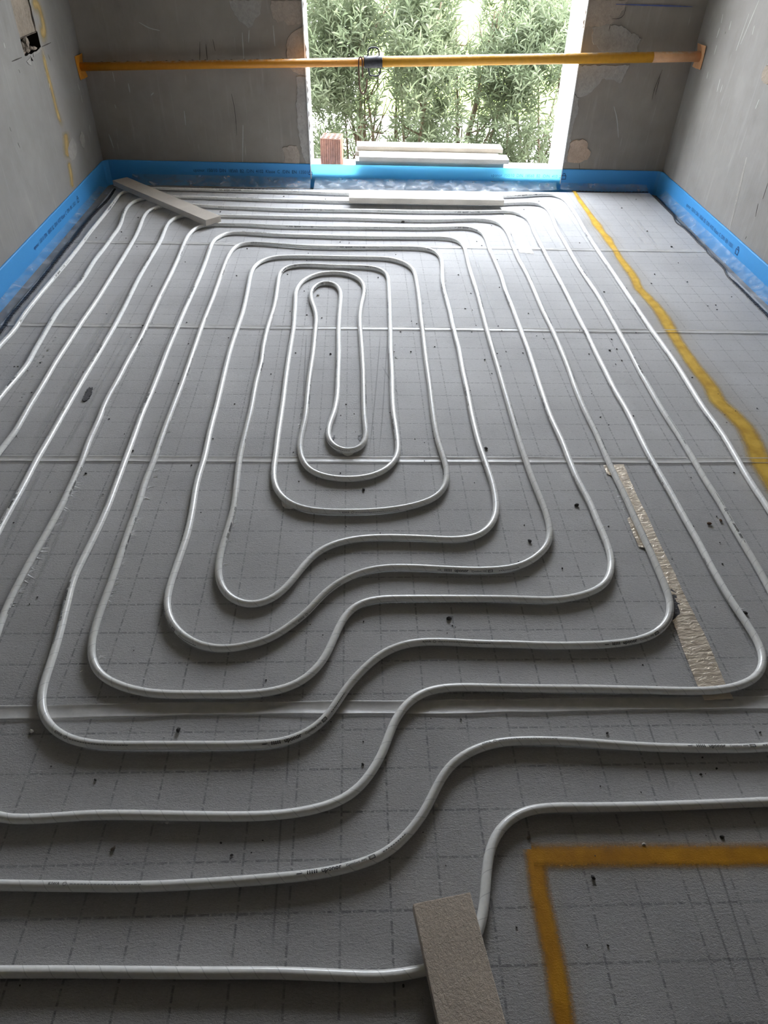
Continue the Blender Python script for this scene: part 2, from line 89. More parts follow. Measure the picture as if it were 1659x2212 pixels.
TUFTS = [[-0.934,2.514,0.0175],[-0.936,2.474,0.0183],[-0.937,2.446,0.0226],[-0.94,2.365,0.0291],[-0.939,2.335,0.0188],[-0.939,2.309,0.0196],[-0.939,2.288,0.0165],[-0.938,2.254,0.0303],[-0.916,1.857,0.0323],[-0.917,1.814,0.0201],[-0.917,1.791,0.0282],[-0.918,1.733,0.0319],[-0.92,1.685,0.0173],[-0.921,1.654,0.0277],[-0.922,1.617,0.0185],[-0.925,1.583,0.0167],[-0.929,1.535,0.0299],[-0.93,1.513,0.02],[-0.932,1.47,0.0243],[-0.933,1.439,0.0286],[-0.934,1.419,0.0212],[-0.934,1.385,0.0212],[-0.935,1.367,0.019],[-0.935,1.328,0.0145],[-0.667,2.588,0.0198],[-0.669,2.541,0.0184],[-0.672,2.458,0.0155],[-0.676,2.352,0.0132],[-0.676,2.34,0.0132],[-0.678,2.277,0.0139],[-0.678,2.254,0.0196],[-0.678,2.219,0.0171],[-0.679,2.156,0.0114],[-0.678,2.161,0.0129],[-0.671,1.929,0.0228],[-0.672,1.897,0.0182],[-0.674,1.837,0.0198],[-0.675,1.783,0.023],[-0.677,1.666,0.0258],[-0.677,1.612,0.0254],[-0.677,1.594,0.0159],[-0.677,1.496,0.0219],[-0.677,1.477,0.024],[-0.677,1.429,0.0219],[-0.676,1.403,0.0136],[-0.677,1.372,0.0127],[-0.677,1.347,0.0231],[-0.677,1.322,0.0109],[-1.365,2.988,0.0135],[-1.354,2.876,0.0156],[-1.348,2.818,0.012],[-1.34,2.709,0.0157],[-1.338,2.679,0.0112],[-1.335,2.622,0.0123],[-1.339,2.551,0.0119],[-1.34,2.524,0.0158],[-0.368,1.672,0.0228],[-0.372,1.638,0.0168],[-0.379,1.577,0.0151],[-0.379,1.515,0.0155],[-0.379,1.485,0.0146],[-1.311,2.887,0.0128],[-1.309,2.85,0.0173],[-1.306,2.775,0.0132],[-1.306,2.765,0.0108],[-1.305,2.711,0.0102],[-1.304,2.669,0.0163],[-1.304,2.631,0.0085],[-1.298,2.55,0.013],[-1.292,2.497,0.0114],[-1.287,2.453,0.0135],[-1.284,2.416,0.0142],[-1.283,2.39,0.0083],[-1.282,2.364,0.0151],[-1.28,2.319,0.0153],[-1.275,3.059,0.0135],[-1.264,2.904,0.0129],[-1.256,2.784,0.0116],[-1.251,2.685,0.0126],[-1.248,2.608,0.0142],[-1.244,2.489,0.0072],[0.798,1.634,0.0263],[0.8,1.594,0.0129],[0.8,1.543,0.0138],[0.795,1.506,0.0211],[0.794,1.49,0.0141],[1.1,1.344,0.0188],[1.103,1.301,0.0231],[1.105,1.275,0.011],[0.899,1.854,0.0136],[0.898,1.826,0.015],[0.897,1.8,0.0251],[0.895,1.768,0.0213],[0.894,1.739,0.0159],[0.894,1.727,0.0178],[-0.2,2.43,0.0189],[-0.2,2.425,0.016],[-0.2,2.422,0.0103],[-0.2,2.327,0.0152],[-0.2,2.262,0.0162],[-0.2,2.284,0.0136],[-0.2,2.191,0.015],[-0.2,2.214,0.0185],[0.341,3.276,0.012],[0.34,3.17,0.0154],[0.338,3.051,0.0142],[0.491,3.649,0.0186],[0.485,3.553,0.0129],[0.482,3.517,0.0199],[-0.662,1.172,0.0162],[-0.648,1.142,0.0201],[-0.63,1.101,0.0106],[0.184,2.846,0.0091],[0.181,2.73,0.0142],[0.176,2.552,0.0133]]
BLACK_LEFT = [[-1.574,4.957],[-1.566,4.74],[-1.578,4.511],[-1.581,4.276],[-1.575,4.075],[-1.576,3.874],[-1.574,3.757],[-1.57,3.515],[-1.571,3.29],[-1.574,3.11],[-1.564,2.948],[-1.558,2.708],[-1.554,2.342]]
BLACK_RIGHT = [[2.115,5.174,0.018],[2.081,5.019,0.012],[2.072,4.819,0.014],[2.072,4.642,0.014],[2.042,4.498,0.006],[2.059,4.396,0.016],[2.063,4.253,0.02],[2.054,4.146,0.008],[2.06,4.058,0.014],[2.05,3.996,0.008],[2.054,3.872,0.016],[2.054,3.764,0.014],[2.033,3.674,0.008],[2.033,3.572,0.022],[2.034,3.459,0.024],[2.034,3.32,0.026],[2.034,3.188,0.026],[2.018,2.941,0.026],[2.001,2.565,0.026]]
BLACK_BACK = [[-1.304,4.999],[-0.968,4.999],[-0.631,5.0],[-0.321,4.985]]
BLACK_BACK_RIGHT = [[1.513,5.101],[1.721,5.088],[2.055,5.108]]
FILM_SEAM = [[0.43,5.05],[0.74,4.989],[0.993,4.989],[1.332,5.095],[1.424,5.142]]
SCUFFS_PALE = [[[-1.133,3.42],[-1.137,2.839],[-1.134,2.321],[-1.135,2.03]],[[-0.993,2.992],[-1.006,2.528],[-1.018,2.025]],[[1.729,4.567],[1.713,4.091]],[[1.803,4.554],[1.781,4.079]],[[0.679,3.847],[0.675,3.421],[0.674,3.102]],[[-0.904,1.774],[-0.902,1.336]],[[-1.063,1.945],[-1.044,1.519]]]
SCUFFS_DARK = [[[0.124,2.976],[0.1,2.619],[0.075,2.269],[0.054,2.017]],[[0.158,2.977],[0.133,2.62],[0.11,2.269],[0.089,2.017]],[[0.71,0.684],[0.711,0.533],[0.709,0.377]],[[0.761,0.683],[0.75,0.49],[0.737,0.328]],[[-0.157,0.784],[-0.156,0.706],[-0.154,0.57],[-0.153,0.456]],[[-0.153,0.947],[-0.15,0.784]],[[-0.213,2.946],[-0.199,2.398]],[[0.717,0.953],[0.713,0.836],[0.709,0.746]],[[0.12,2.658],[0.181,2.42]]]
ROOM = [-1.6815,2.1474,5.1805]
WIN = [[[-0.304,1.025],[-0.289,0.102]],[[1.412,1.068],[1.437,0.12]]]
PATCHES_BACK = [[[-0.491,1.02],[-0.4,1.023],[-0.34,1.024],[-0.301,1.025],[-0.301,0.907],[-0.346,0.91],[-0.397,0.897],[-0.423,0.92],[-0.458,0.907],[-0.484,0.93],[-0.494,0.975]],[[-0.737,1.014],[-0.642,1.017],[-0.546,1.019],[-0.56,0.951],[-0.595,0.927],[-0.619,0.885],[-0.639,0.88],[-0.667,0.902],[-0.693,0.916],[-0.716,0.958]],[[-0.392,0.843],[-0.333,0.882],[-0.299,0.904],[-0.292,0.745],[-0.294,0.633],[-0.346,0.644],[-0.388,0.668],[-0.408,0.718],[-0.415,0.79]],[[-0.361,0.629],[-0.294,0.63],[-0.289,0.384],[-0.291,0.117],[-0.32,0.113],[-0.347,0.188],[-0.362,0.328],[-0.373,0.463],[-0.357,0.542]],[[-0.476,0.214],[-0.429,0.232],[-0.382,0.23],[-0.361,0.173],[-0.373,0.115],[-0.419,0.126],[-0.473,0.122],[-0.461,0.163]],[[1.418,1.068],[1.553,1.071],[1.654,1.074],[1.643,1.028],[1.611,0.986],[1.586,0.957],[1.499,0.936],[1.44,0.942],[1.408,0.929]],[[1.471,0.931],[1.553,0.951],[1.647,0.947],[1.706,0.917],[1.791,0.883],[1.774,0.829],[1.789,0.805],[1.65,0.795],[1.558,0.807],[1.487,0.859]],[[1.418,0.73],[1.574,0.738],[1.752,0.742],[1.724,0.64],[1.653,0.659],[1.592,0.662],[1.571,0.623],[1.516,0.57],[1.47,0.556],[1.428,0.581]],[[1.424,0.573],[1.465,0.55],[1.475,0.476],[1.463,0.415],[1.459,0.281],[1.457,0.165],[1.436,0.159],[1.434,0.309],[1.431,0.448]],[[1.459,0.281],[1.499,0.305],[1.541,0.311],[1.585,0.284],[1.585,0.255],[1.616,0.232],[1.601,0.183],[1.548,0.161],[1.469,0.171]]]
CRACKS_BACK = [[[1.581,0.98],[1.621,0.981],[1.647,1.0],[1.649,1.04]],[[1.576,0.952],[1.575,0.919]],[[-0.779,0.528],[-0.768,0.441],[-0.77,0.287]],[[-0.939,0.802],[-0.953,0.705]],[[-0.904,0.791],[-0.907,0.706]],[[1.968,0.722],[1.947,0.606],[1.949,0.553]],[[1.964,0.684],[1.963,0.58]],[[-0.859,0.816],[-0.852,0.756]],[[1.551,0.161],[1.563,0.12]]]
SCRATCH_BACK = [[[-1.291,0.892],[-1.235,0.865],[-1.174,0.853]],[[1.708,0.508],[1.744,0.441],[1.785,0.324]],[[-1.505,0.631],[-1.503,0.578]],[[-1.421,0.57],[-1.42,0.519]],[[-0.677,0.855],[-0.682,0.699]],[[-0.634,0.868],[-0.643,0.804]],[[-0.487,0.895],[-0.483,0.789]],[[-0.724,0.348],[-0.75,0.122]],[[-1.271,0.522],[-1.291,0.506]],[[-1.531,0.449],[-1.527,0.428]],[[-1.608,0.275],[-1.594,0.192]],[[-1.094,0.421],[-1.098,0.34]]]
BLUE_LINE = [[1.586,1.052],[1.685,1.052],[1.871,1.052],[2.057,1.052]]
YELLOW_WALL = [[[4.566,1.03],[4.655,1.018],[4.676,0.991],[4.68,0.944],[4.667,0.904],[4.615,0.887],[4.578,0.879]],[[4.575,0.842],[4.563,0.758],[4.566,0.636],[4.57,0.509],[4.605,0.442]],[[4.614,0.423],[4.604,0.381],[4.566,0.328],[4.552,0.282]],[[4.552,0.282],[4.544,0.221],[4.508,0.127]]]
PATCH_LEFT = [[[4.714,0.363],[4.745,0.323],[4.723,0.277],[4.661,0.259],[4.6,0.264],[4.578,0.301],[4.601,0.337],[4.652,0.355]],[[4.885,0.362],[4.916,0.329],[4.916,0.295],[4.859,0.264],[4.831,0.289],[4.827,0.329]]]
PATCH_RIGHT = [[4.216,0.899],[4.189,0.899],[4.11,0.834],[4.157,0.819],[4.213,0.827],[4.235,0.865]]
STREAK_RIGHT = [[[4.105,0.484],[4.023,0.114]],[[4.524,1.145],[4.583,0.941]],[[4.593,1.078],[4.614,0.905]],[[4.91,0.978],[4.915,0.928]],[[4.886,0.895],[4.882,0.849]],[[4.92,1.044],[4.909,1.001]],[[4.708,0.754],[4.701,0.689]],[[4.655,0.733],[4.655,0.693]],[[4.487,1.037],[4.481,0.997]],[[4.898,0.759],[4.89,0.724]],[[4.784,1.026],[4.779,0.982]],[[4.178,0.748],[4.185,0.703]]]
TICK_RIGHT = [[[3.804,0.439],[3.797,0.361]],[[3.825,0.329],[3.806,0.268]],[[3.823,0.159],[3.825,0.141]],[[4.816,0.971],[4.817,0.958]]]
TICK_LEFT = [[[3.89,0.602],[3.896,0.58]],[[3.933,0.522],[3.942,0.494]],[[4.186,0.796],[4.191,0.779]],[[4.128,0.839],[4.267,0.836]],[[4.574,0.84],[4.727,0.839]],[[4.636,0.797],[4.652,0.762]]]
SCRATCH_LEFT = [[[4.096,0.921],[4.095,0.899]],[[5.03,0.528],[5.024,0.486]],[[5.01,0.593],[5.024,0.554]],[[5.061,0.354],[5.049,0.317]],[[4.55,0.673],[4.54,0.652]]]
TEXT_BACK = [[-1.087,0.072],[-0.29,0.064],[0.95,0.072],[1.423,0.075],[1.458,0.079]]
TEXT_LEFT = [[3.739,0.068],[4.466,0.068],[4.519,0.076]]
TEXT_RIGHT = [[4.634,0.069],[3.907,0.078],[3.845,0.072]]
POLE = [[-1.682,5.12,0.663],[2.147,5.066,0.813]]
BRICK = [[-0.238,5.3,0.247],[-0.1,5.3,0.247],[-0.237,5.3,0.068],[-0.208,5.38,0.274],[-0.065,5.38,0.267]]
STACK = [[0.024,5.358,0.195],[1.048,5.358,0.201],[0.039,5.2,0.166],[1.07,5.2,0.167],[0.014,5.2,0.145],[1.037,5.2,0.139],[0.024,5.2,0.112],[1.041,5.2,0.113]]
BLOCK = [[0.115,0.52],[0.223,0.536],[0.238,0.452],[0.258,0.324],[0.142,0.327]]
PLANK_L = [[-1.576,4.956],[-1.5,5.025],[-0.782,4.298],[-0.862,4.244]]
PLANK_C = [[-0.027,4.814],[0.97,4.83],[0.963,4.695],[-0.027,4.697]]

XL, XR, YB = ROOM
YF = -4.5          # wall behind the camera
ZC = 2.65          # ceiling
ZS = -0.035        # slab under the insulation mats
GX, GY = GRID
SEAMS = (-1.02, -0.02, 0.98, 1.985, 2.995, 4.012)

# ------------------------------------------------------------------ helpers
def mesh_obj(name, verts, faces, mat=None, parent=None, smooth=False, uvs=None):
    me = bpy.data.meshes.new(name)
    me.from_pydata([tuple(v) for v in verts], [], [tuple(f) for f in faces])
    if uvs is not None:
        lay = me.uv_layers.new(name='UVMap')
        li = np.empty(len(me.loops), dtype=np.int32)
        me.loops.foreach_get('vertex_index', li)
        lay.data.foreach_set('uv', np.asarray(uvs, dtype=np.float32)[li].ravel())
    me.update()
    if smooth:
        me.polygons.foreach_set('use_smooth', [True] * len(me.polygons))
    if mat:
        me.materials.append(mat)
    o = bpy.data.objects.new(name, me)
    COL.objects.link(o)
    if parent:
        o.parent = parent
    return o

def bm_obj(name, bm, mat=None, parent=None, smooth=False):
    me = bpy.data.meshes.new(name)
    bm.normal_update()
    bm.to_mesh(me)
    bm.free()
    if smooth:
        me.polygons.foreach_set('use_smooth', [True] * len(me.polygons))
    if mat:
        me.materials.append(mat)
    o = bpy.data.objects.new(name, me)
    COL.objects.link(o)
    if parent:
        o.parent = parent
    return o

def empty(name, loc=(0, 0, 0), rz=0.0):
    o = bpy.data.objects.new(name, None)
    o.empty_display_size = 0.05
    COL.objects.link(o)
    o.location = loc
    o.rotation_euler = (0, 0, rz)
    return o

def tag(o, label=None, cat=None, group=None, kind=None):
    if label: o['label'] = label
    if cat: o['category'] = cat
    if group: o['group'] = group
    if kind: o['kind'] = kind
    return o

def rebase(o, loc):
    """move the origin of a mesh object to loc, geometry stays"""
    o.data.transform(Matrix.Translation(-Vector(loc)))
    o.location = loc
    return o

def box_bm(sx, sy, sz, bevel=0.0, seg=2, bm=None, off=(0, 0, 0)):
    """box with its bottom centre at off"""
    b = bm or bmesh.new()
    r = bmesh.ops.create_cube(b, size=1.0)
    vs = r['verts']
    for v in vs:
        v.co = Vector((v.co.x * sx + off[0], v.co.y * sy + off[1], (v.co.z + 0.5) * sz + off[2]))
    if bevel:
        es = list({e for v in vs for e in v.link_edges})
        bmesh.ops.bevel(b, geom=es, offset=bevel, segments=seg, affect='EDGES', profile=0.6)
    return b

def tube_geo(pts, rad, n=10, caps=True):
    """tube along 3-D points; rad a number or a list; returns verts, faces"""
    pts = [Vector(p) for p in pts]
    m = len(pts)
    rads = rad if isinstance(rad, (list, tuple)) else [rad] * m
    V, F = [], []
    prev = None
    for i, p in enumerate(pts):
        t = (pts[min(i + 1, m - 1)] - pts[max(i - 1, 0)]).normalized()
        if prev is None:
            a = Vector((0, 0, 1)) if abs(t.z) < 0.9 else Vector((1, 0, 0))
            nrm = (a - t * a.dot(t)).normalized()
        else:
            nrm = (prev - t * prev.dot(t)).normalized()
        prev = nrm
        b = t.cross(nrm)
        for k in range(n):
            an = 2 * math.pi * k / n
            V.append(p + (nrm * math.cos(an) + b * math.sin(an)) * rads[i])
    for i in range(m - 1):
        for k in range(n):
            k2 = (k + 1) % n
            F.append((i * n + k, i * n + k2, (i + 1) * n + k2, (i + 1) * n + k))
    if caps:
        F.append(tuple(range(n - 1, -1, -1)))
        F.append(tuple((m - 1) * n + k for k in range(n)))
    return V, F

def tube(name, pts, rad, mat, parent=None, n=10):
    V, F = tube_geo(pts, rad, n)
    return mesh_obj(name, V, F, mat, parent, smooth=True)

def spline(P, n=10):
    """centripetal Catmull-Rom through 2-D or 3-D points"""
    P = np.asarray(P, float)
    Q = np.vstack([2 * P[0] - P[1], P, 2 * P[-1] - P[-2]])
    out = []
    for i in range(1, len(Q) - 2):
        p0, p1, p2, p3 = Q[i - 1:i + 3]
        d = [max(np.linalg.norm(b - a), 1e-6) ** .5 for a, b in ((p0, p1), (p1, p2), (p2, p3))]
        t0 = 0; t1 = d[0]; t2 = t1 + d[1]; t3 = t2 + d[2]
        t = np.linspace(t1, t2, n, endpoint=False)[:, None]
        A1 = (t1 - t) / (t1 - t0) * p0 + (t - t0) / (t1 - t0) * p1
        A2 = (t2 - t) / (t2 - t1) * p1 + (t - t1) / (t2 - t1) * p2
        A3 = (t3 - t) / (t3 - t2) * p2 + (t - t2) / (t3 - t2) * p3
        B1 = (t2 - t) / (t2 - t0) * A1 + (t - t0) / (t2 - t0) * A2
        B2 = (t3 - t) / (t3 - t1) * A2 + (t - t1) / (t3 - t1) * A3
        out.append((t2 - t) / (t2 - t1) * B1 + (t - t1) / (t2 - t1) * B2)
    return np.vstack(out + [P[-1:]])

def resample(S, step):
    s = np.concatenate([[0], np.cumsum(np.linalg.norm(np.diff(S, axis=0), axis=1))])
    n = max(int(round(s[-1] / step)), 1)
    q = np.linspace(0, s[-1], n + 1)
    return np.stack([np.interp(q, s, S[:, k]) for k in range(S.shape[1])], 1)

# ------------------------------------------------------------------ materials
class NT:
    """small node-tree builder"""
    def __init__(self, name):
        self.m = bpy.data.materials.new(name)
        self.m.use_nodes = True
        self.t = self.m.node_tree
        self.b = self.t.nodes['Principled BSDF']
        self.out = self.t.nodes['Material Output']
    def n(self, typ, **kw):
        nd = self.t.nodes.new(typ)
        for k, v in kw.items():
            if k in nd.inputs and not hasattr(nd, k):
                nd.inputs[k].default_value = v
            else:
                setattr(nd, k, v)
        return nd
    def l(self, a, b):
        self.t.links.new(a, b)
    def math(self, op, a, b=None, c=None, clamp=False):
        nd = self.n('ShaderNodeMath', operation=op)
        nd.use_clamp = clamp
        for i, x in enumerate((a, b, c)):
            if x is None: continue
            if isinstance(x, (int, float)): nd.inputs[i].default_value = x
            else: self.l(x, nd.inputs[i])
        return nd.outputs[0]
    def noise(self, scale, detail=3.0, rough=0.55, vec=None, dist=0.0):
        nd = self.n('ShaderNodeTexNoise')
        nd.inputs['Scale'].default_value = scale
        nd.inputs['Detail'].default_value = detail
        nd.inputs['Roughness'].default_value = rough
        nd.inputs['Distortion'].default_value = dist
        if vec is not None: self.l(vec, nd.inputs['Vector'])
        return nd.outputs['Fac']
    def coord(self, scale=(1, 1, 1), kind='Object'):
        tc = self.n('ShaderNodeTexCoord')
        mp = self.n('ShaderNodeMapping')
        mp.inputs['Scale'].default_value = scale
        self.l(tc.outputs[kind], mp.inputs['Vector'])
        return mp.outputs['Vector']
    def pos(self, scale=(1, 1, 1)):
        g = self.n('ShaderNodeNewGeometry')
        mp = self.n('ShaderNodeMapping')
        mp.inputs['Scale'].default_value = scale
        self.l(g.outputs['Position'], mp.inputs['Vector'])
        return mp.outputs['Vector']
    def ramp(self, fac, stops):
        nd = self.n('ShaderNodeValToRGB')
        cr = nd.color_ramp
        while len(cr.elements) > 1: cr.elements.remove(cr.elements[-1])
        for i, (p, c) in enumerate(stops):
            e = cr.elements[0] if i == 0 else cr.elements.new(p)
            e.position = p
            e.color = (c[0], c[1], c[2], 1) if not isinstance(c, (int, float)) else (c, c, c, 1)
        self.l(fac, nd.inputs['Fac'])
        return nd.outputs['Color']
    def mix(self, fac, a, b, mode='MIX'):
        nd = self.n('ShaderNodeMix', data_type='RGBA', blend_type=mode)
        for s, x in ((nd.inputs[0], fac), (nd.inputs[6], a), (nd.inputs[7], b)):
            if isinstance(x, (int, float)): s.default_value = x
            elif isinstance(x, (tuple, list)): s.default_value = (x[0], x[1], x[2], 1)
            else: self.l(x, s)
        return nd.outputs[2]
    def bump(self, h, strength=0.3, dist=0.002, prev=None):
        nd = self.n('ShaderNodeBump')
        nd.inputs['Strength'].default_value = strength
        nd.inputs['Distance'].default_value = dist
        self.l(h, nd.inputs['Height'])
        if prev is not None: self.l(prev, nd.inputs['Normal'])
        return nd.outputs['Normal']
    def set(self, **kw):
        for k, v in kw.items():
            s = self.b.inputs[k.replace('_', ' ')]
            if isinstance(v, (int, float)): s.default_value = v
            elif isinstance(v, tuple): s.default_value = (*v, 1) if len(v) == 3 else v
            else: self.l(v, s)
        return self

def plain(name, col, rough=0.6, metal=0.0, var=0.12, scale=30.0, bump=0.15, bdist=0.001, spec=0.5):
    t = NT(name)
    f = t.noise(scale, 4, 0.6, t.coord())
    lo = tuple(c * (1 - var) for c in col); hi = tuple(min(c * (1 + var), 1) for c in col)
    t.set(Base_Color=t.ramp(f, [(0.3, lo), (0.7, hi)]), Roughness=rough, Metallic=metal)
    t.b.inputs['Specular IOR Level'].default_value = spec
    if bump: t.set(Normal=t.bump(f, bump, bdist))
    return t.m

def mat_mat():
    """grey fleece insulation mat with a printed dashed 10 cm grid"""
    t = NT('insulation_fleece')
    g = t.n('ShaderNodeNewGeometry')
    sep = t.n('ShaderNodeSeparateXYZ'); t.l(g.outputs['Position'], sep.inputs[0])
    X, Y = sep.outputs[0], sep.outputs[1]
    def line(c, off, w, period=0.1):
        f = t.math('FRACT', t.math('MULTIPLY', t.math('SUBTRACT', c, off - 10.0), 1.0 / period))
        d = t.math('MULTIPLY', t.math('SUBTRACT', 0.5, t.math('ABSOLUTE', t.math('SUBTRACT', f, 0.5))), period)
        return t.math('MULTIPLY', t.math('SUBTRACT', w, d), 1.0 / w * 2.0, clamp=True), f
    lx, fx = line(X, GX, 0.0030)
    ly, fy = line(Y, GY, 0.0032)
    def dash(c, off, period, duty):
        f = t.math('FRACT', t.math('MULTIPLY', t.math('SUBTRACT', c, off - 10.0), 1.0 / period))
        return t.math('LESS_THAN', f, duty)
    dx = dash(Y, GY, 0.0333, 0.82)
    dy = dash(X, GX, 0.025, 0.84)
    lx = t.math('MULTIPLY', lx, dx)
    ly = t.math('MULTIPLY', ly, dy)
    # small crosses half way
    hx, _ = line(X, GX + 0.05, 0.0012); hy, _ = line(Y, GY + 0.05, 0.0012)
    nx = t.math('LESS_THAN', t.math('ABSOLUTE', t.math('SUBTRACT', fx, 0.5)), 0.05)
    ny = t.math('LESS_THAN', t.math('ABSOLUTE', t.math('SUBTRACT', fy, 0.5)), 0.06)
    cross = t.math('MAXIMUM', t.math('MULTIPLY', hx, ny), t.math('MULTIPLY', hy, nx))
    ticks = t.math('MULTIPLY', cross, 0.55)
    wear = t.noise(60, 3, 0.6, t.pos())
    wear = t.math('MULTIPLY', t.math('SUBTRACT', wear, 0.28), 3.2, clamp=True)
    big = t.noise(2.2, 3, 0.5, t.pos())
    ink = t.math('MULTIPLY', t.math('MAXIMUM', t.math('MAXIMUM', lx, ly), ticks), wear)
    ink = t.math('MULTIPLY', ink, t.math('ADD', 0.36, t.math('MULTIPLY', big, 0.62)))
    fine = t.noise(240, 4, 0.7, t.pos((0.7, 1.2, 1)), 0.6)
    mid = t.noise(120, 3, 0.6, t.pos((0.5, 1.5, 1)))
    base = t.ramp(t.math('ADD', t.math('MULTIPLY', fine, 0.45), t.math('MULTIPLY', big, 0.55)), [(0.34, (0.315, 0.310, 0.309)), (0.66, (0.525, 0.518, 0.517))])
    # rub streaks left by handling, along the roll
    st = t.noise(14, 3, 0.5, t.pos((1.0, 0.12, 1)))
    base = t.mix(t.math('MULTIPLY', t.math('SUBTRACT', st, 0.56), 2.0, clamp=True), base, (0.45, 0.45, 0.45))
    col = t.mix(ink, base, (0.06, 0.06, 0.063))
    h = t.math('ADD', t.math('MULTIPLY', t.noise(260, 4, 0.75, t.pos((0.7, 1.15, 1)), 0.6), 1.0), t.math('MULTIPLY', mid, 0.35))
    n = t.bump(h, 0.95, 0.0034)
    wav = t.noise(9, 2, 0.5, t.pos())
    n = t.bump(wav, 0.25, 0.012, n)
    t.set(Base_Color=col, Roughness=0.55, Normal=n)
    t.b.inputs['Specular IOR Level'].default_value = 0.58
    t.b.inputs['Sheen Weight'].default_value = 0.60
    t.b.inputs['Sheen Roughness'].default_value = 0.55
    t.b.inputs['Sheen Tint'].default_value = (1, 1, 1, 1)
    return t.m

def mat_plaster(name, tint=(1, 1, 1), axis='x'):
    t = NT(name)
    P = t.pos()
    a = t.noise(1.6, 4, 0.55, P)
    b = t.noise(9, 4, 0.6, P)
    f = t.math('ADD', t.math('MULTIPLY', a, 0.6), t.math('MULTIPLY', b, 0.4))
    lo = tuple(c * k for c, k in zip((0.225, 0.213, 0.200), tint)); hi = tuple(c * k for c, k in zip((0.300, 0.287, 0.270), tint))
    col = t.ramp(f, [(0.33, lo), (0.67, hi)])
    s1 = t.noise(7, 3, 0.6, t.pos((4, 4, 0.35)), 0.3)           # trowel sweeps, upright
    col = t.mix(t.math('MULTIPLY', t.math('SUBTRACT', s1, 0.58), 2.6, clamp=True), col, tuple(min(1, c * 1.22) for c in hi))
    s2 = t.noise(26, 2, 0.5, t.pos((2.2, 2.2, 0.25)))
    col = t.mix(t.math('MULTIPLY', t.math('SUBTRACT', s2, 0.70), 5.0, clamp=True), col, tuple(min(1, c * 1.45) for c in hi))
    s3 = t.noise(5, 4, 0.65, t.pos((1.4, 1.4, 0.5)), 0.6)
    col = t.mix(t.math('MULTIPLY', t.math('SUBTRACT', s3, 0.60), 2.2, clamp=True), col, tuple(c * 0.72 for c in lo))
    n = t.bump(t.noise(70, 4, 0.65, P), 0.22, 0.002)
    n = t.bump(s1, 0.2, 0.006, n)
    t.set(Base_Color=col, Roughness=0.72, Normal=n)
    t.b.inputs['Specular IOR Level'].default_value = 0.3
    return t.m

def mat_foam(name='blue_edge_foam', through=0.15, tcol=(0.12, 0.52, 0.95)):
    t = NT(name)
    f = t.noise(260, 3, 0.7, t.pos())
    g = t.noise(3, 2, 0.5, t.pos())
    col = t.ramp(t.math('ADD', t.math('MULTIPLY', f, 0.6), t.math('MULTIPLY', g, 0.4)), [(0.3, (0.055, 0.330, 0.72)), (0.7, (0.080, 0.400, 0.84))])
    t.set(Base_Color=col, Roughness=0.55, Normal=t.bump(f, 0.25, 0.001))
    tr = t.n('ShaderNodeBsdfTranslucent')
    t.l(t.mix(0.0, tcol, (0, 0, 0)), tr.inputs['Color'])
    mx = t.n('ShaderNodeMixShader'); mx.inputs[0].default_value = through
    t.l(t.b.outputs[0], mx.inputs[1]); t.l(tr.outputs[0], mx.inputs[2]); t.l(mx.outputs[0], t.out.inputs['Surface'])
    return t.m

def mat_film():
    t = NT('clear_film')
    f = t.noise(16, 3, 0.5, t.pos((1.0, 1.0, 1.0)), 0.6)
    n = t.bump(f, 0.22, 0.008)
    t.set(Base_Color=(0.80, 0.83, 0.86), Roughness=0.28, Normal=n)
    t.b.inputs['Specular IOR Level'].default_value = 0.8
    a = t.math('ADD', 0.16, t.math('MULTIPLY', t.math('SUBTRACT', f, 0.5), 0.8))
    t.set(Alpha=t.math('MAXIMUM', a, 0.10))
    return t.m

def mat_pipe():
    """white pipe wrapped with a hook-and-loop spiral; UV u = length in m, v = turn"""
    t = NT('white_wrapped_pipe')
    uv = t.n('ShaderNodeUVMap'); sep = t.n('ShaderNodeSeparateXYZ'); t.l(uv.outputs[0], sep.inputs[0])
    u, v = sep.outputs[0], sep.outputs[1]
    ph = t.math('FRACT', t.math('ADD', t.math('MULTIPLY', u, 1 / 0.046), v))
    edge = t.math('MULTIPLY', t.math('SUBTRACT', 0.030, t.math('ABSOLUTE', t.math('SUBTRACT', ph, 0.5))), 40.0, clamp=True)
    f = t.noise(90, 3, 0.6, t.pos())
    base = t.ramp(f, [(0.3, (0.83, 0.83, 0.805)), (0.7, (0.91, 0.91, 0.89))])
    col = t.mix(t.math('MULTIPLY', edge, 0.6), base, (0.42, 0.43, 0.43))
    n = t.bump(ph, 0.9, 0.0028)
    n = t.bump(t.noise(300, 2, 0.5, t.pos()), 0.15, 0.0006, n)
    t.set(Base_Color=col, Roughness=0.27, Normal=n)
    t.b.inputs['Specular IOR Level'].default_value = 0.5
    return t.m

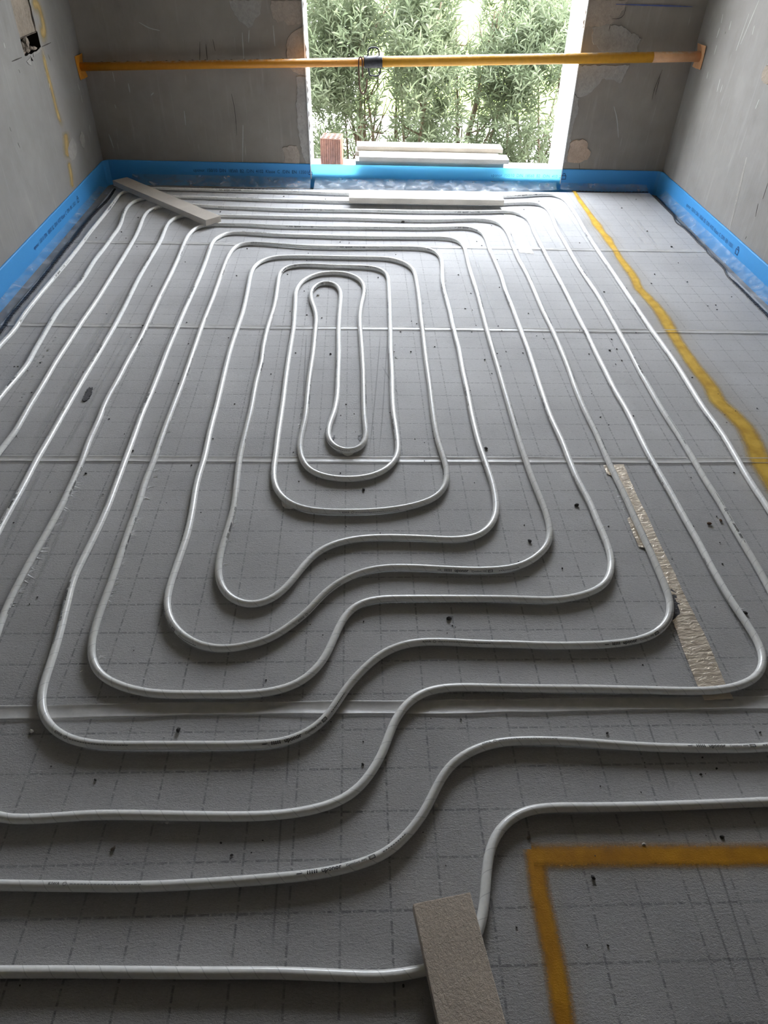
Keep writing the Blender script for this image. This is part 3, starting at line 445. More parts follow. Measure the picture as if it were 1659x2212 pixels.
def mat_spray(name, c1, c2, soft=0.55, amount=1.0, ends=False):
    """paint sprayed on a surface: opaque core, speckled fading edge; UV v in -1..1 across"""
    t = NT(name)
    uv = t.n('ShaderNodeUVMap'); sep = t.n('ShaderNodeSeparateXYZ'); t.l(uv.outputs[0], sep.inputs[0])
    v = t.math('ABSOLUTE', sep.outputs[1])
    sp = t.noise(380, 3, 0.75, t.pos())
    bl = t.noise(14, 3, 0.6, t.pos())
    e = t.math('MULTIPLY', t.math('SUBTRACT', t.math('ADD', t.math('SUBTRACT', 1.0, v), t.math('MULTIPLY', t.math('SUBTRACT', sp, 0.5), 0.5)), 0.06), 1.0 / soft, clamp=True)
    al = t.math('MULTIPLY', e, t.math('MULTIPLY', t.math('ADD', 0.55, t.math('MULTIPLY', bl, 0.75)), amount), clamp=True)
    if ends:
        u = sep.outputs[0]
        fade = t.math('MULTIPLY', t.math('MINIMUM', u, t.math('SUBTRACT', 1.0, u)), 6.0, clamp=True)
        al = t.math('MULTIPLY', al, fade)
    t.set(Base_Color=t.ramp(bl, [(0.35, c1), (0.65, c2)]), Roughness=0.6, Alpha=al)
    t.set(Normal=t.bump(t.noise(420, 3, 0.7, t.pos((0.6, 1.1, 1))), 0.5, 0.0015))
    t.b.inputs['Specular IOR Level'].default_value = 0.3
    return t.m

def mat_foil(name, rough=0.28, bump=0.9, base=(0.80, 0.78, 0.74), metal=0.9):
    t = NT(name)
    a = t.noise(55, 4, 0.6, t.pos((0.6, 1.6, 1)), 0.8)
    b = t.noise(220, 2, 0.6, t.pos((0.7, 1.5, 1)))
    n = t.bump(a, bump, 0.005)
    n = t.bump(b, bump * 0.5, 0.0015, n)
    t.set(Base_Color=base, Metallic=metal, Roughness=rough, Normal=n)
    return t.m

def mat_slab(name, c=(0.46, 0.42, 0.37), grain=210, bump=0.9, dist=0.002):
    t = NT(name)
    f = t.noise(grain, 4, 0.7, t.coord(), 0.5)
    g = t.noise(7, 3, 0.5, t.coord())
    lo = tuple(x * 0.80 for x in c); hi = tuple(x * 1.15 for x in c)
    col = t.ramp(t.math('ADD', t.math('MULTIPLY', f, 0.6), t.math('MULTIPLY', g, 0.4)), [(0.35, lo), (0.65, hi)])
    sp = t.noise(38, 1, 0.4, t.coord())
    col = t.mix(t.math('MULTIPLY', t.math('SUBTRACT', sp, 0.78), 6, clamp=True), col, (0.20, 0.13, 0.09))
    t.set(Base_Color=col, Roughness=0.75, Normal=t.bump(f, bump, dist))
    t.b.inputs['Specular IOR Level'].default_value = 0.25
    return t.m

def mat_pole(name, c, worn):
    t = NT(name)
    f = t.noise(30, 4, 0.6, t.coord())
    r = t.noise(75, 3, 0.7, t.coord((0.5, 1, 1)))
    col = t.ramp(f, [(0.3, tuple(x * 0.85 for x in c)), (0.7, c)])
    col = t.mix(t.math('MULTIPLY', t.math('SUBTRACT', r, 0.66), 8, clamp=True), col, worn)
    g = t.n('ShaderNodeNewGeometry'); sep = t.n('ShaderNodeSeparateXYZ'); t.l(g.outputs['Normal'], sep.inputs[0])
    dust = t.math('MULTIPLY', t.math('MULTIPLY', t.math('SUBTRACT', sep.outputs[2], 0.55), 2.5, clamp=True), t.math('MULTIPLY', t.math('SUBTRACT', f, 0.40), 5, clamp=True))
    col = t.mix(t.math('MULTIPLY', dust, 0.8), col, (0.52, 0.49, 0.44))
    t.set(Base_Color=col, Roughness=0.45, Normal=t.bump(r, 0.2, 0.001))
    return t.m

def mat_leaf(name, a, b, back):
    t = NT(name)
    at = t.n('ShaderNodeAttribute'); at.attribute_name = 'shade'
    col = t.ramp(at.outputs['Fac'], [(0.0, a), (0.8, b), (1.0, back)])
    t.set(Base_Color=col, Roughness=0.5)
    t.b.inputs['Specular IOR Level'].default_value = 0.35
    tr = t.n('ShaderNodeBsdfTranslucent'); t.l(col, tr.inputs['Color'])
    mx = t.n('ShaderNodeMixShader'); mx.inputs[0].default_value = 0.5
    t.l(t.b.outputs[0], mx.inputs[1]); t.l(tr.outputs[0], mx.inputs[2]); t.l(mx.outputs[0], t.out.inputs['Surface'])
    return t.m

M = dict(
    mat=mat_mat(), wall=mat_plaster('wall_plaster'), wall_back=mat_plaster('back_wall_plaster', (1.04, 0.98, 0.91)),
    ceil=plain('ceiling_concrete', (0.36, 0.295, 0.215), 0.8), slab_floor=plain('slab_concrete', (0.22, 0.20, 0.18), 0.85, scale=12),
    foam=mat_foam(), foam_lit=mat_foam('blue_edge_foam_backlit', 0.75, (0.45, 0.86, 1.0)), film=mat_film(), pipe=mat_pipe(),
    ink=plain('pipe_print_ink', (0.035, 0.035, 0.04), 0.5, bump=0), foam_ink=plain('foam_print_ink', (0.008, 0.05, 0.17), 0.6, bump=0),
    foam_ink2=plain('foam_print_ink_pale', (0.012, 0.12, 0.36), 0.6, bump=0),
    ink2=plain('faint_print_ink', (0.22, 0.22, 0.22), 0.5, bump=0),
    pen=plain('pen_ink', (0.04, 0.04, 0.05), 0.6, bump=0),
    black=plain('black_crinkled', (0.018, 0.018, 0.022), 0.45, var=0.4, scale=120, bump=0.8, bdist=0.003),
    seam=plain('seam_film', (0.80, 0.79, 0.77), 0.32, var=0.10, scale=40, bump=0.4, bdist=0.003),
    orange=mat_spray('orange_spray_paint', (0.52, 0.225, 0.005), (0.61, 0.29, 0.010), 0.6),
    yellow=mat_spray('yellow_spray_paint', (0.62, 0.36, 0.03), (0.70, 0.45, 0.06), 0.6),
    yellow2=mat_spray('thin_yellow_spray_paint', (0.50, 0.34, 0.12), (0.56, 0.40, 0.15), 0.9, 0.85, True),
    scuff=mat_spray('pale_scuff', (0.52, 0.52, 0.52), (0.62, 0.62, 0.62), 1.0, 0.45, True), scuff2=mat_spray('dark_scuff', (0.16, 0.16, 0.17), (0.22, 0.22, 0.23), 0.8, 0.38, True),
    haze=mat_spray('overspray', (0.56, 0.46, 0.27), (0.60, 0.50, 0.30), 1.4, 0.30),
    foil=mat_foil('wrinkled_foil', 0.36, 1.0, (0.72, 0.63, 0.52), 0.55), tape=mat_foil('smooth_foil', 0.22, 0.12, (0.97, 0.97, 0.96), 0.7),
    slab=mat_slab('sandy_stone', (0.66, 0.57, 0.48), 190, 1.0, 0.0025), slab2=mat_slab('grey_stone', (0.48, 0.435, 0.38), 260, 0.4, 0.001),
    slab3=mat_slab('pale_stone', (0.56, 0.52, 0.46), 260, 0.3, 0.001),
    brick=plain('fired_clay', (0.42, 0.215, 0.155), 0.85, var=0.25, scale=45, bump=0.4, bdist=0.001),
    hole=plain('dark_hollow', (0.03, 0.02, 0.015), 0.9, bump=0),
    pole_a=mat_pole('inner_tube_paint', (0.62, 0.25, 0.015), (0.16, 0.06, 0.02)), pole_b=mat_pole('outer_tube_paint', (0.78, 0.38, 0.03), (0.35, 0.16, 0.05)),
    pole_c=mat_pole('peach_worn_paint', (0.66, 0.36, 0.18), (0.25, 0.12, 0.06)),
    iron=plain('dark_iron', (0.05, 0.05, 0.055), 0.45, 0.6, 0.3, 60, 0.4), rust=plain('rusty_wire', (0.11, 0.05, 0.03), 0.7, 0.2, 0.4, 80, 0.4),
    reveal=plain('white_reveal', (0.86, 0.86, 0.84), 0.6, var=0.04, scale=6), sill=plain('sill_stone', (0.80, 0.79, 0.76), 0.5, var=0.06, scale=9),
    patch=mat_slab('pale_mortar', (0.38, 0.325, 0.275), 60, 0.9, 0.006), patch2=mat_slab('grey_mortar', (0.345, 0.325, 0.30), 45, 0.8, 0.005),
    patch3=mat_slab('peach_mortar', (0.44, 0.33, 0.25), 50, 0.9, 0.006), mortar=mat_slab('rough_mortar', (0.33, 0.275, 0.22), 75, 1.0, 0.006),
    scrape=plain('white_scrape', (0.42, 0.41, 0.39), 0.8, bump=0), crack=plain('dark_crack', (0.05, 0.04, 0.035), 0.9, bump=0), blue=plain('blue_chalk', (0.09, 0.12, 0.30), 0.8, bump=0),
    crumb=plain('dark_crumb', (0.045, 0.040, 0.038), 0.8, var=0.5, scale=200), crumb_b=plain('brown_crumb', (0.12, 0.06, 0.03), 0.8, var=0.4, scale=200), chip=plain('pale_chip', (0.60, 0.58, 0.54), 0.8, scale=200),
    torn=plain('torn_dark_patch', (0.075, 0.072, 0.078), 0.7, var=0.5, scale=160, bump=1.0, bdist=0.004),
    fluff=plain('pulled_fleece', (0.72, 0.72, 0.72), 0.7, var=0.06, bump=0),  # paler than the mat: the sheen of the pulled fibres is put into the colour
    leaf=mat_leaf('leaf_green', (0.165, 0.205, 0.115), (0.25, 0.285, 0.18), (0.34, 0.365, 0.27)), bark=plain('bark', (0.20, 0.15, 0.10), 0.9, var=0.3, scale=40, bump=0.6, bdist=0.004),
    ground=plain('pale_gravel', (0.62, 0.59, 0.52), 0.9, var=0.1, scale=8), lawn=plain('lawn', (0.24, 0.36, 0.035), 0.9, var=0.3, scale=20),
)
M['seam'].node_tree.nodes['Principled BSDF'].inputs['Alpha'].default_value = 0.55
M['front'] = mat_plaster('warm_plaster', (1.35, 1.12, 0.90))

# ------------------------------------------------------------------ room shell
def sheet(name, outer, holes, to3, mat, parent=None, flip=False):
    """flat polygon with holes, 2-D outlines mapped by to3"""
    bm = bmesh.new()
    es = []
    for loop in [outer] + holes:
        vs = [bm.verts.new((p[0], p[1], 0)) for p in loop]
        es += [bm.edges.new((vs[i], vs[(i + 1) % len(vs)])) for i in range(len(vs))]
    bmesh.ops.triangle_fill(bm, use_beauty=True, use_dissolve=False, edges=es)
    for v in bm.verts:
        v.co = Vector(to3(v.co.x, v.co.y))
    o = bm_obj(name, bm, mat, parent)
    return o

def jagged(loop, step, amp, rng):
    out = []
    for i in range(len(loop)):
        a = np.array(loop[i], float); b = np.array(loop[(i + 1) % len(loop)], float)
        n = max(1, int(np.linalg.norm(b - a) / step))
        nr = np.array([-(b - a)[1], (b - a)[0]]) / max(np.linalg.norm(b - a), 1e-9)
        for k in range(n):
            q = a + (b - a) * k / n + (nr * rng.uniform(-amp, amp) if (k or amp < 0.006) else 0)
            out.append((q[0], q[1]))
    return out

rng = random.Random(7)
WT = 0.42                                    # wall thickness at the window
YO = YB + WT
WZ0, WZ1 = 0.058, 2.32
(wl1, wl0), (wr1, wr0) = WIN
def jamb_x(a, b, z):                         # a upper (x, z), b lower
    return b[0] + (a[0] - b[0]) * (z - b[1]) / (a[1] - b[1])
WX = [jamb_x(wl1, wl0, WZ0), jamb_x(wl1, wl0, WZ1), jamb_x(wr1, wr0, WZ0), jamb_x(wr1, wr0, WZ1)]

floor = mesh_obj('floor', [(XL, YF, ZS), (XR, YF, ZS), (XR, YB, ZS), (XL, YB, ZS)], [(0, 1, 2, 3)], M['slab_floor'])
tag(floor, kind='structure')
ceiling = mesh_obj('ceiling', [(XL, YF, ZC), (XL, YB, ZC), (XR, YB, ZC), (XR, YF, ZC)], [(0, 1, 2, 3)], M['ceil'])
tag(ceiling, kind='structure')
hole_loop = jagged([(4.312, 0.836), (4.560, 0.830), (4.548, 2.50), (4.300, 2.50)], 0.03, 0.005, rng)
wall_left = sheet('wall_left', [(YF, ZS), (YB, ZS), (YB, ZC), (YF, ZC)], [hole_loop], lambda a, b: (XL, a, b), M['wall'])
wall_right = sheet('wall_right', [(YF, ZS), (YB, ZS), (YB, ZC), (YF, ZC)], [], lambda a, b: (XR, a, b), M['wall'])
wall_back = sheet('wall_back', [(XL, ZS), (XR, ZS), (XR, ZC), (XL, ZC)], [[(WX[0], WZ0), (WX[2], WZ0), (WX[3], WZ1), (WX[1], WZ1)]], lambda a, b: (a, YB, b), M['wall_back'])
wall_front = sheet('wall_front', [(XL, ZS), (XR, ZS), (XR, ZC), (XL, ZC)], [], lambda a, b: (a, YF, b), M['front'])
for o in (wall_left, wall_right, wall_back, wall_front):
    tag(o, kind='structure')

window = empty('window_1', ((WX[0] + WX[2]) / 2, YB, WZ0))
tag(window, kind='structure')
inv = Matrix.Translation(-Vector(window.location))
def wpart(name, V, F, mat, smooth=False):
    o = mesh_obj(name, V, F, mat, window, smooth)
    o.data.transform(inv)
    return o
SZO = 0.040                                  # sill outer edge, falls outwards
wpart('window_sill', [(WX[0], YB, WZ0), (WX[2], YB, WZ0), (WX[2], YO + .02, SZO), (WX[0], YO + .02, SZO), (WX[2], YO + .02, -.02), (WX[0], YO + .02, -.02)], [(0, 1, 2, 3), (3, 2, 4, 5)], M['sill'])
wpart('jamb', [(WX[0], YB, WZ0), (WX[0], YO, SZO), (WX[1], YO, WZ1), (WX[1], YB, WZ1)], [(0, 1, 2, 3)], M['reveal'])
wpart('jamb', [(WX[2], YB, WZ0), (WX[3], YB, WZ1), (WX[3] + .015, YO, WZ1), (WX[2] + .008, YO, SZO)], [(0, 1, 2, 3)], M['reveal'])
wpart('window_head', [(WX[1], YB, WZ1), (WX[1], YO, WZ1), (WX[3], YO, WZ1), (WX[3], YB, WZ1)], [(0, 1, 2, 3)], M['reveal'])
# white strips down the jamb edges, standing in for light through the foam gaps
for a, b, s in ((WX[0], WX[1], -1), (WX[2], WX[3], 1)):
    w = 0.010
    zb = 0.026
    xb = a + (a - b) * (WZ0 - zb) / (WZ1 - WZ0)
    V = []
    for x, z in ((xb, zb), (b, WZ1)):
        V += [(x - .001 * s, YB - .0128, z), (x + s * 0.0045, YB - .0128, z), (x + s * 0.0045, YB - .001, z), (x - .001 * s, YB + .004, z)]
    F = [(0, 1, 5, 4), (1, 2, 6, 5), (2, 3, 7, 6), (3, 0, 4, 7), (0, 3, 2, 1), (4, 5, 6, 7)]
    wpart('gap_light_strip', V, F, M['reveal'])

# outer face of the house, so that daylight only enters through the window
def shell(name, V, F):
    o = mesh_obj(name, V, F, M['wall'])
    tag(o, kind='structure')
    return o
shell('trim_1', [(XL - .6, YO, -1.4), (XR + .6, YO, -1.4), (XR + .6, YO, 3.0), (XL - .6, YO, 3.0),
                 (WX[0], YO, SZO - .02), (WX[2] + .008, YO, SZO - .02), (WX[3] + .015, YO, WZ1), (WX[1], YO, WZ1)],
      [(0, 1, 5, 4), (1, 2, 6, 5), (2, 3, 7, 6), (3, 0, 4, 7)])

# ---- wall scars
def slab_patch(name, outline, to3, mat, parent, depth=0.003, step=0.015, amp=0.006):
    """thin raised mortar patch with a ragged edge; to3(a, b, d) with d away from the wall"""
    lp = jagged(outline, step, amp, rng)
    n = len(lp)
    ca = sum(q[0] for q in lp) / n; cb = sum(q[1] for q in lp) / n
    bm = bmesh.new()
    top = [bm.verts.new((*q, 1)) for q in lp]
    bot = [bm.verts.new((ca + (q[0] - ca) * 1.02, cb + (q[1] - cb) * 1.02, 0)) for q in lp]
    es = [bm.edges.new((top[i], top[(i + 1) % n])) for i in range(n)]
    bmesh.ops.triangle_fill(bm, use_beauty=True, edges=es)
    for i in range(n):
        bm.faces.new((bot[i], bot[(i + 1) % n], top[(i + 1) % n], top[i]))
    for v in bm.verts:
        v.co = Vector(to3(v.co.x, v.co.y, depth * v.co.z))
    bmesh.ops.recalc_face_normals(bm, faces=bm.faces)
    return bm_obj(name, bm, mat, parent)
onback = lambda a, b, d: (a, YB - d, b)
onleft = lambda a, b, d: (XL + d, a, b)
onright = lambda a, b, d: (XR - d, a, b)
for i, q in enumerate(PATCHES_BACK):
    mt = M[('patch', 'patch2', 'patch', 'patch2', 'patch', 'patch', 'patch2', 'patch2', 'patch2', 'patch3')[i]]
    slab_patch('plaster_patch', q, onback, mt, wall_back, 0.003 + 0.0004 * i)
for q in PATCH_LEFT:
    slab_patch('plaster_patch', q, onleft, M['patch2'], wall_left, 0.002, 0.012, 0.003)
slab_patch('plaster_patch', PATCH_RIGHT, onright, M['mortar'], wall_right, 0.003, 0.012, 0.004)

def stroke(name, pts, w, to3, mat, parent, d=0.0008, taper=True):
    """flat mark on a wall"""
    P = resample(spline(pts, 6), 0.02) if len(pts) > 2 else np.array(pts, float)
    if len(P) == 2: P = resample(P, max(np.linalg.norm(P[1] - P[0]) / 5, 1e-3))
    V, F, m = [], [], len(P)
    for i in range(m):
        t = P[min(i + 1, m - 1)] - P[max(i - 1, 0)]
        t /= max(np.linalg.norm(t), 1e-9)
        nr = np.array([-t[1], t[0]])
        k = w * 0.5 * ((0.35 + 0.65 * math.sin(math.pi * (i + .5) / m)) if taper else 1) * rng.uniform(0.8, 1.2)
        V += [to3(*(P[i] + nr * k), d), to3(*(P[i] - nr * k), d)]
        if i: F.append((2 * i - 2, 2 * i - 1, 2 * i + 1, 2 * i))
    return mesh_obj(name, V, F, mat, parent)
for q in CRACKS_BACK: stroke('crack', q, 0.0034, onback, M['crack'], wall_back, 0.0062)
for q in SCRATCH_BACK: stroke('scrape', q, 0.006, onback, M['scrape'], wall_back)
stroke('chalk_line', BLUE_LINE, 0.008, onback, M['blue'], wall_back, 0.0062)
for i, q in enumerate(STREAK_RIGHT): stroke('scrape', q, 0.022 if i == 0 else 0.009, onright, M['scrape'] if i else M['patch2'], wall_right)
for q in TICK_RIGHT: stroke('crack', q, 0.005, onright, M['crack'], wall_right)
for q in TICK_LEFT: stroke('crack', q, 0.005, onleft, M['crack'], wall_left)
for q in SCRATCH_LEFT: stroke('scrape', q, 0.008, onleft, M['scrape'], wall_left)

def ribbon(name, pts, widths, to3, mat, parent, d=0.0006, step=0.02):
    """band with UV u along, v = -1..1 across"""
    A = np.array([list(p[:2]) + [w] for p, w in zip(pts, widths)])
    P = resample(spline(A, 8), step)
    V, F, U = [], [], []
    m = len(P)
    s = 0
    for i in range(m):
        t = P[min(i + 1, m - 1), :2] - P[max(i - 1, 0), :2]
        t /= max(np.linalg.norm(t), 1e-9)
        nr = np.array([-t[1], t[0]])
        for k in (-1, 0, 1):
            q = P[i, :2] + nr * k * P[i, 2] * 0.5
            V.append(to3(q[0], q[1], d)); U.append((i / (m - 1), k))
        if i:
            for k in (0, 1):
                F.append((3 * i - 3 + k, 3 * i - 2 + k, 3 * i + 1 + k, 3 * i + k))
        s += step
    return mesh_obj(name, V, F, mat, parent, uvs=U)
for i, (q, w) in enumerate(zip(YELLOW_WALL, (0.11, 0.08, 0.15, 0.10))):
    ribbon('paint_mark', q, [w] * len(q), onleft, M['yellow2'], wall_left, 0.0007)
ribbon('paint_mark', [(3.52, 0.17), (3.50, 0.28), (3.50, 0.42)], [0.12] * 3, onright, M['yellow2'], wall_right, 0.0007)

# ---- chase cut into the left wall, filled with rough mortar, open box at its foot
lv = Vector((XL, 0, 0))
def chase_grid(name, y0, y1, z0, z1, depth, mat, ny, nz, amp):
    V, F = [], []
    for j in range(nz + 1):
        for i in range(ny + 1):
            y = y0 + (y1 - y0) * i / ny; z = z0 + (z1 - z0) * j / nz
            V.append((XL - depth + amp * noise.noise(Vector((y * 40, z * 40, 3.1))), y, z))
    for j in range(nz):
        for i in range(ny):
            a = j * (ny + 1) + i
            F.append((a, a + 1, a + ny + 2, a + ny + 1))
    return mesh_obj(name, V, F, mat, wall_left)
chase_grid('chase_mortar', 4.24, 4.66, 0.905, 2.52, 0.010, M['mortar'], 20, 90, 0.007)
mesh_obj('chase_cavity', [(XL, 4.29, .82), (XL, 4.575, .82), (XL, 4.575, .91), (XL, 4.29, .91), (XL - .09, 4.29, .82), (XL - .09, 4.575, .82), (XL - .09, 4.575, .91), (XL - .09, 4.29, .91)],
         [(4, 5, 6, 7), (0, 1, 5, 4), (2, 3, 7, 6), (0, 4, 7, 3), (1, 2, 6, 5)], M['hole'], wall_left)
for (y, z, sy, sz) in ((4.345, .868, .030, .06), (4.415, .878, .045, .055), (4.40, .845, .05, .02), (4.50, .842, .05, .018), (4.335, .845, .03, .02), (4.455, .85, .03, .02)):
    bm = bmesh.new(); bmesh.ops.create_icosphere(bm, subdivisions=2, radius=0.5)
    for v in bm.verts:
        k = 1 + 0.45 * noise.noise(v.co * 3 + Vector((y * 30, z * 30, 0)))
        v.co = Vector((v.co.x * .03 * k + XL - .018, v.co.y * sy * k + y, v.co.z * sz * k + z))
    bm_obj('mortar_shard', bm, M['mortar'], wall_left)
slab_patch('plaster_patch', [(4.312, .815), (4.565, .828), (4.560, .838), (4.43, .830), (4.40, .80), (4.385, .825), (4.36, .79), (4.33, .795)], onleft, M['patch2'], wall_left, 0.003, 0.02, 0.004)

# ------------------------------------------------------------------ floor mats, seams, paint
onfloor = lambda a, b, d: (a, b, d)
mat_x0, mat_x1 = XL + 0.092, XR - 0.085
edges = list(SEAMS) + [5.035]
for i in range(len(edges) - 1):
    y0, y1 = edges[i] + 0.0006, edges[i + 1] - 0.0006
    nx, ny = 56, 16
    V, F = [], []
    for j in range(ny + 1):
        for k in range(nx + 1):
            x = mat_x0 + (mat_x1 - mat_x0) * k / nx
            t = j / ny
            yb = y1 if i < len(edges) - 2 else 5.0 + 0.095 * (x - mat_x0) / (mat_x1 - mat_x0)
            y = y0 + (yb - y0) * t
            e = 0.0 if 0 < j < ny and 0 < k < nx else 0.0007
            z = 0.0011 * noise.noise(Vector((x * 3.1, y * 3.1, i * 5.0))) - 0.0011 - e
            V.append((x, y, z))
    for j in range(ny):
        for k in range(nx):
            a = j * (nx + 1) + k
            F.append((a, a + 1, a + nx + 2, a + nx + 1))
    top = len(V)
    ring = [k for k in range(nx + 1)] + [(j + 1) * (nx + 1) - 1 for j in range(1, ny + 1)] + [ny * (nx + 1) + k for k in range(nx - 1, -1, -1)] + [j * (nx + 1) for j in range(ny - 1, 0, -1)]
    base = [(V[r][0], V[r][1], ZS + .001) for r in ring]
    V += base
    nr = len(ring)
    for r in range(nr):
        F.append((ring[r], top + r, top + (r + 1) % nr, ring[(r + 1) % nr]))
    mesh_obj('insulation_mat', V, F, M['mat'], floor, smooth=False)

def seam_strip(y, wd, seed):
    """overlap strip of the laminated film, two lifted edges"""
    rr = random.Random(seed)
    V, F = [], []
    n = 150
    prof = [(-0.5, 0.0006), (-0.46, 0.0034), (-0.40, 0.0030), (-0.33, 0.0008), (0.0, 0.0010), (0.30, 0.0008), (0.37, 0.0024), (0.44, 0.0030), (0.5, 0.0004)]
    for i in range(n + 1):
        x = mat_x0 + (mat_x1 - mat_x0) * i / n
        for a, h in prof:
            w1 = wd * (1 + 0.22 * noise.noise(Vector((x * 1.7, seed, a * 2))))
            dy = 0.004 * noise.noise(Vector((x * 1.3, seed + 9, 0))) + 0.0025 * noise.noise(Vector((x * 7, seed + 3, a * 3)))
            hh = h * (0.75 + 0.9 * abs(noise.noise(Vector((x * 5, seed + 5, a * 4)))))
            V.append((x, y + a * w1 + dy, hh - 0.0006))
    m = len(prof)
    for i in range(n):
        for k in range(m - 1):
            F.append((i * m + k, (i + 1) * m + k, (i + 1) * m + k + 1, i * m + k + 1))
    return mesh_obj('seam_strip', V, F, M['seam'], floor, smooth=True)
for y, wd, sd in ((0.985, 0.040, 1), (1.995, 0.036, 2), (3.003, 0.036, 3), (4.016, 0.034, 4)):
    seam_strip(y, wd, sd)

ribbon('paint_line', YELLOW_LONG, [q[2] * 3.6 for q in YELLOW_LONG], onfloor, M['haze'], floor, 0.0006, 0.03)
yl = ribbon('paint_line', YELLOW_LONG, [q[2] * 1.2 for q in YELLOW_LONG], onfloor, M['yellow'], floor, 0.0010, 0.02)
ribbon('paint_line', YELLOW_CORNER_A, [0.13] * len(YELLOW_CORNER_A), onfloor, M['haze'], floor, 0.0006, 0.03)
ribbon('paint_line', YELLOW_CORNER_B, [0.12] * len(YELLOW_CORNER_B), onfloor, M['haze'], floor, 0.0007, 0.03)
ribbon('paint_line', YELLOW_CORNER_A, [0.062] * len(YELLOW_CORNER_A), onfloor, M['orange'], floor, 0.0012, 0.02)
ribbon('paint_line', YELLOW_CORNER_B, [0.056] * len(YELLOW_CORNER_B), onfloor, M['orange'], floor, 0.0010, 0.02)
for q in SCUFFS_PALE: ribbon('scuff_mark', q, [0.045 if len(q) > 3 else 0.02] * len(q), onfloor, M['scuff'], floor, 0.0005, 0.03)
for q in SCUFFS_DARK: ribbon('scuff_mark', q, [0.007] * len(q), onfloor, M['scuff2'], floor, 0.0005, 0.03)
for q in PEN_STROKES:
    stroke('pen_arrow', q, 0.0055, onfloor, M['pen'], floor, 0.0006, False)

# fleece pulled up beside the pipes
V, F = [], []
rt = random.Random(11)
for (x, y, s) in TUFTS:
    n = rt.choice((2, 3))
    for k in range(n):
        a = rt.uniform(-0.5, 0.7); L = s * rt.uniform(0.8, 1.5); w = s * 0.22
        d = Vector((math.cos(a), math.sin(a), 0)); nn = Vector((-d.y, d.x, 0))
        c = Vector((x - s * .5, y + rt.uniform(-.4, .4) * s, -0.0012))
        i = len(V)
        V += [c - nn * w, c + nn * w, c + d * L, c + d * L * 0.3 + Vector((0, 0, 0.0016))]
        F += [(i, i + 3, i + 1), (i + 1, i + 3, i + 2), (i + 2, i + 3, i)]
tf = mesh_obj('fleece_tuft', V, F, M['fluff'], floor)
tag(tf, kind='stuff')

# ------------------------------------------------------------------ heating pipe
PR = 0.0104
S = spline(PIPE, 12)
S = resample(S, 0.016)
for _ in range(6):
    S[1:-1] = 0.25 * S[:-2] + 0.5 * S[1:-1] + 0.25 * S[2:]
m = len(S)
T = np.gradient(S, axis=0); T /= np.linalg.norm(T, axis=1)[:, None]
ARC = np.concatenate([[0], np.cumsum(np.linalg.norm(np.diff(S, axis=0), axis=1))])
Np = np.stack([T[:, 1], -T[:, 0]], 1)          # right-hand side of the run
NS = 14
an = 2 * math.pi * np.arange(NS + 1) / NS
lift = np.array([0.0004 + 0.0010 * max(0.0, noise.noise(Vector((a * 0.9, 0, 0)))) for a in ARC])
wob = np.array([1 + 0.012 * noise.noise(Vector((a * 30, 5, 0))) for a in ARC])
VV = np.empty((m, NS + 1, 3)); UU = np.empty((m, NS + 1, 2))
for k in range(NS + 1):
    VV[:, k, 0] = S[:, 0] + Np[:, 0] * math.cos(an[k]) * PR * wob
    VV[:, k, 1] = S[:, 1] + Np[:, 1] * math.cos(an[k]) * PR * wob
    VV[:, k, 2] = PR + lift + math.sin(an[k]) * PR * wob
    UU[:, k, 0] = ARC; UU[:, k, 1] = k / NS
idx = np.arange(m * (NS + 1)).reshape(m, NS + 1)
FF = np.stack([idx[:-1, :-1], idx[1:, :-1], idx[1:, 1:], idx[:-1, 1:]], -1).reshape(-1, 4)[:, ::-1]
pipe = mesh_obj('heating_pipe', VV.reshape(-1, 3).tolist(), FF.tolist(), M['pipe'], smooth=True, uvs=UU.reshape(-1, 2))
tag(pipe, 'continuous white plastic underfloor heating pipe coiled in a double spiral over the grey mats', 'pipe')

def text_bm(body, size, shear=0.0, bold=0.0, cuts=0.0014):
    cu = bpy.data.curves.new('txt', 'FONT')
    cu.body = body; cu.size = size; cu.shear = shear; cu.offset = bold; cu.resolution_u = 2
    ob = bpy.data.objects.new('txt', cu)
    COL.objects.link(ob)
    dg = bpy.context.evaluated_depsgraph_get()
    me = ob.evaluated_get(dg).to_mesh()
    bm = bmesh.new(); bm.from_mesh(me)
    ob.evaluated_get(dg).to_mesh_clear()
    bpy.data.objects.remove(ob); bpy.data.curves.remove(cu)
    if cuts:
        ys = [v.co.y for v in bm.verts]
        y = math.floor(min(ys) / cuts) * cuts + cuts
        while y < max(ys):
            bmesh.ops.bisect_plane(bm, geom=bm.verts[:] + bm.edges[:] + bm.faces[:], plane_co=(0, y, 0), plane_no=(0, 1, 0))
            y += cuts
    return bm
def add_text(dst, body, x, y, size, **kw):
    b = text_bm(body, size, **kw)
    w = max(v.co.x for v in b.verts)
    for v in b.verts: v.co.x += x; v.co.y += y
    me = bpy.data.meshes.new('t'); b.to_mesh(me); b.free()
    dst.from_mesh(me); bpy.data.meshes.remove(me)
    return w
def add_rect(dst, x0, y0, x1, y1, n=4):
    for k in range(n):
        a = y0 + (y1 - y0) * k / n; b = y0 + (y1 - y0) * (k + 1) / n
        dst.faces.new([dst.verts.new(p) for p in ((x0, a, 0), (x1, a, 0), (x1, b, 0), (x0, b, 0))])
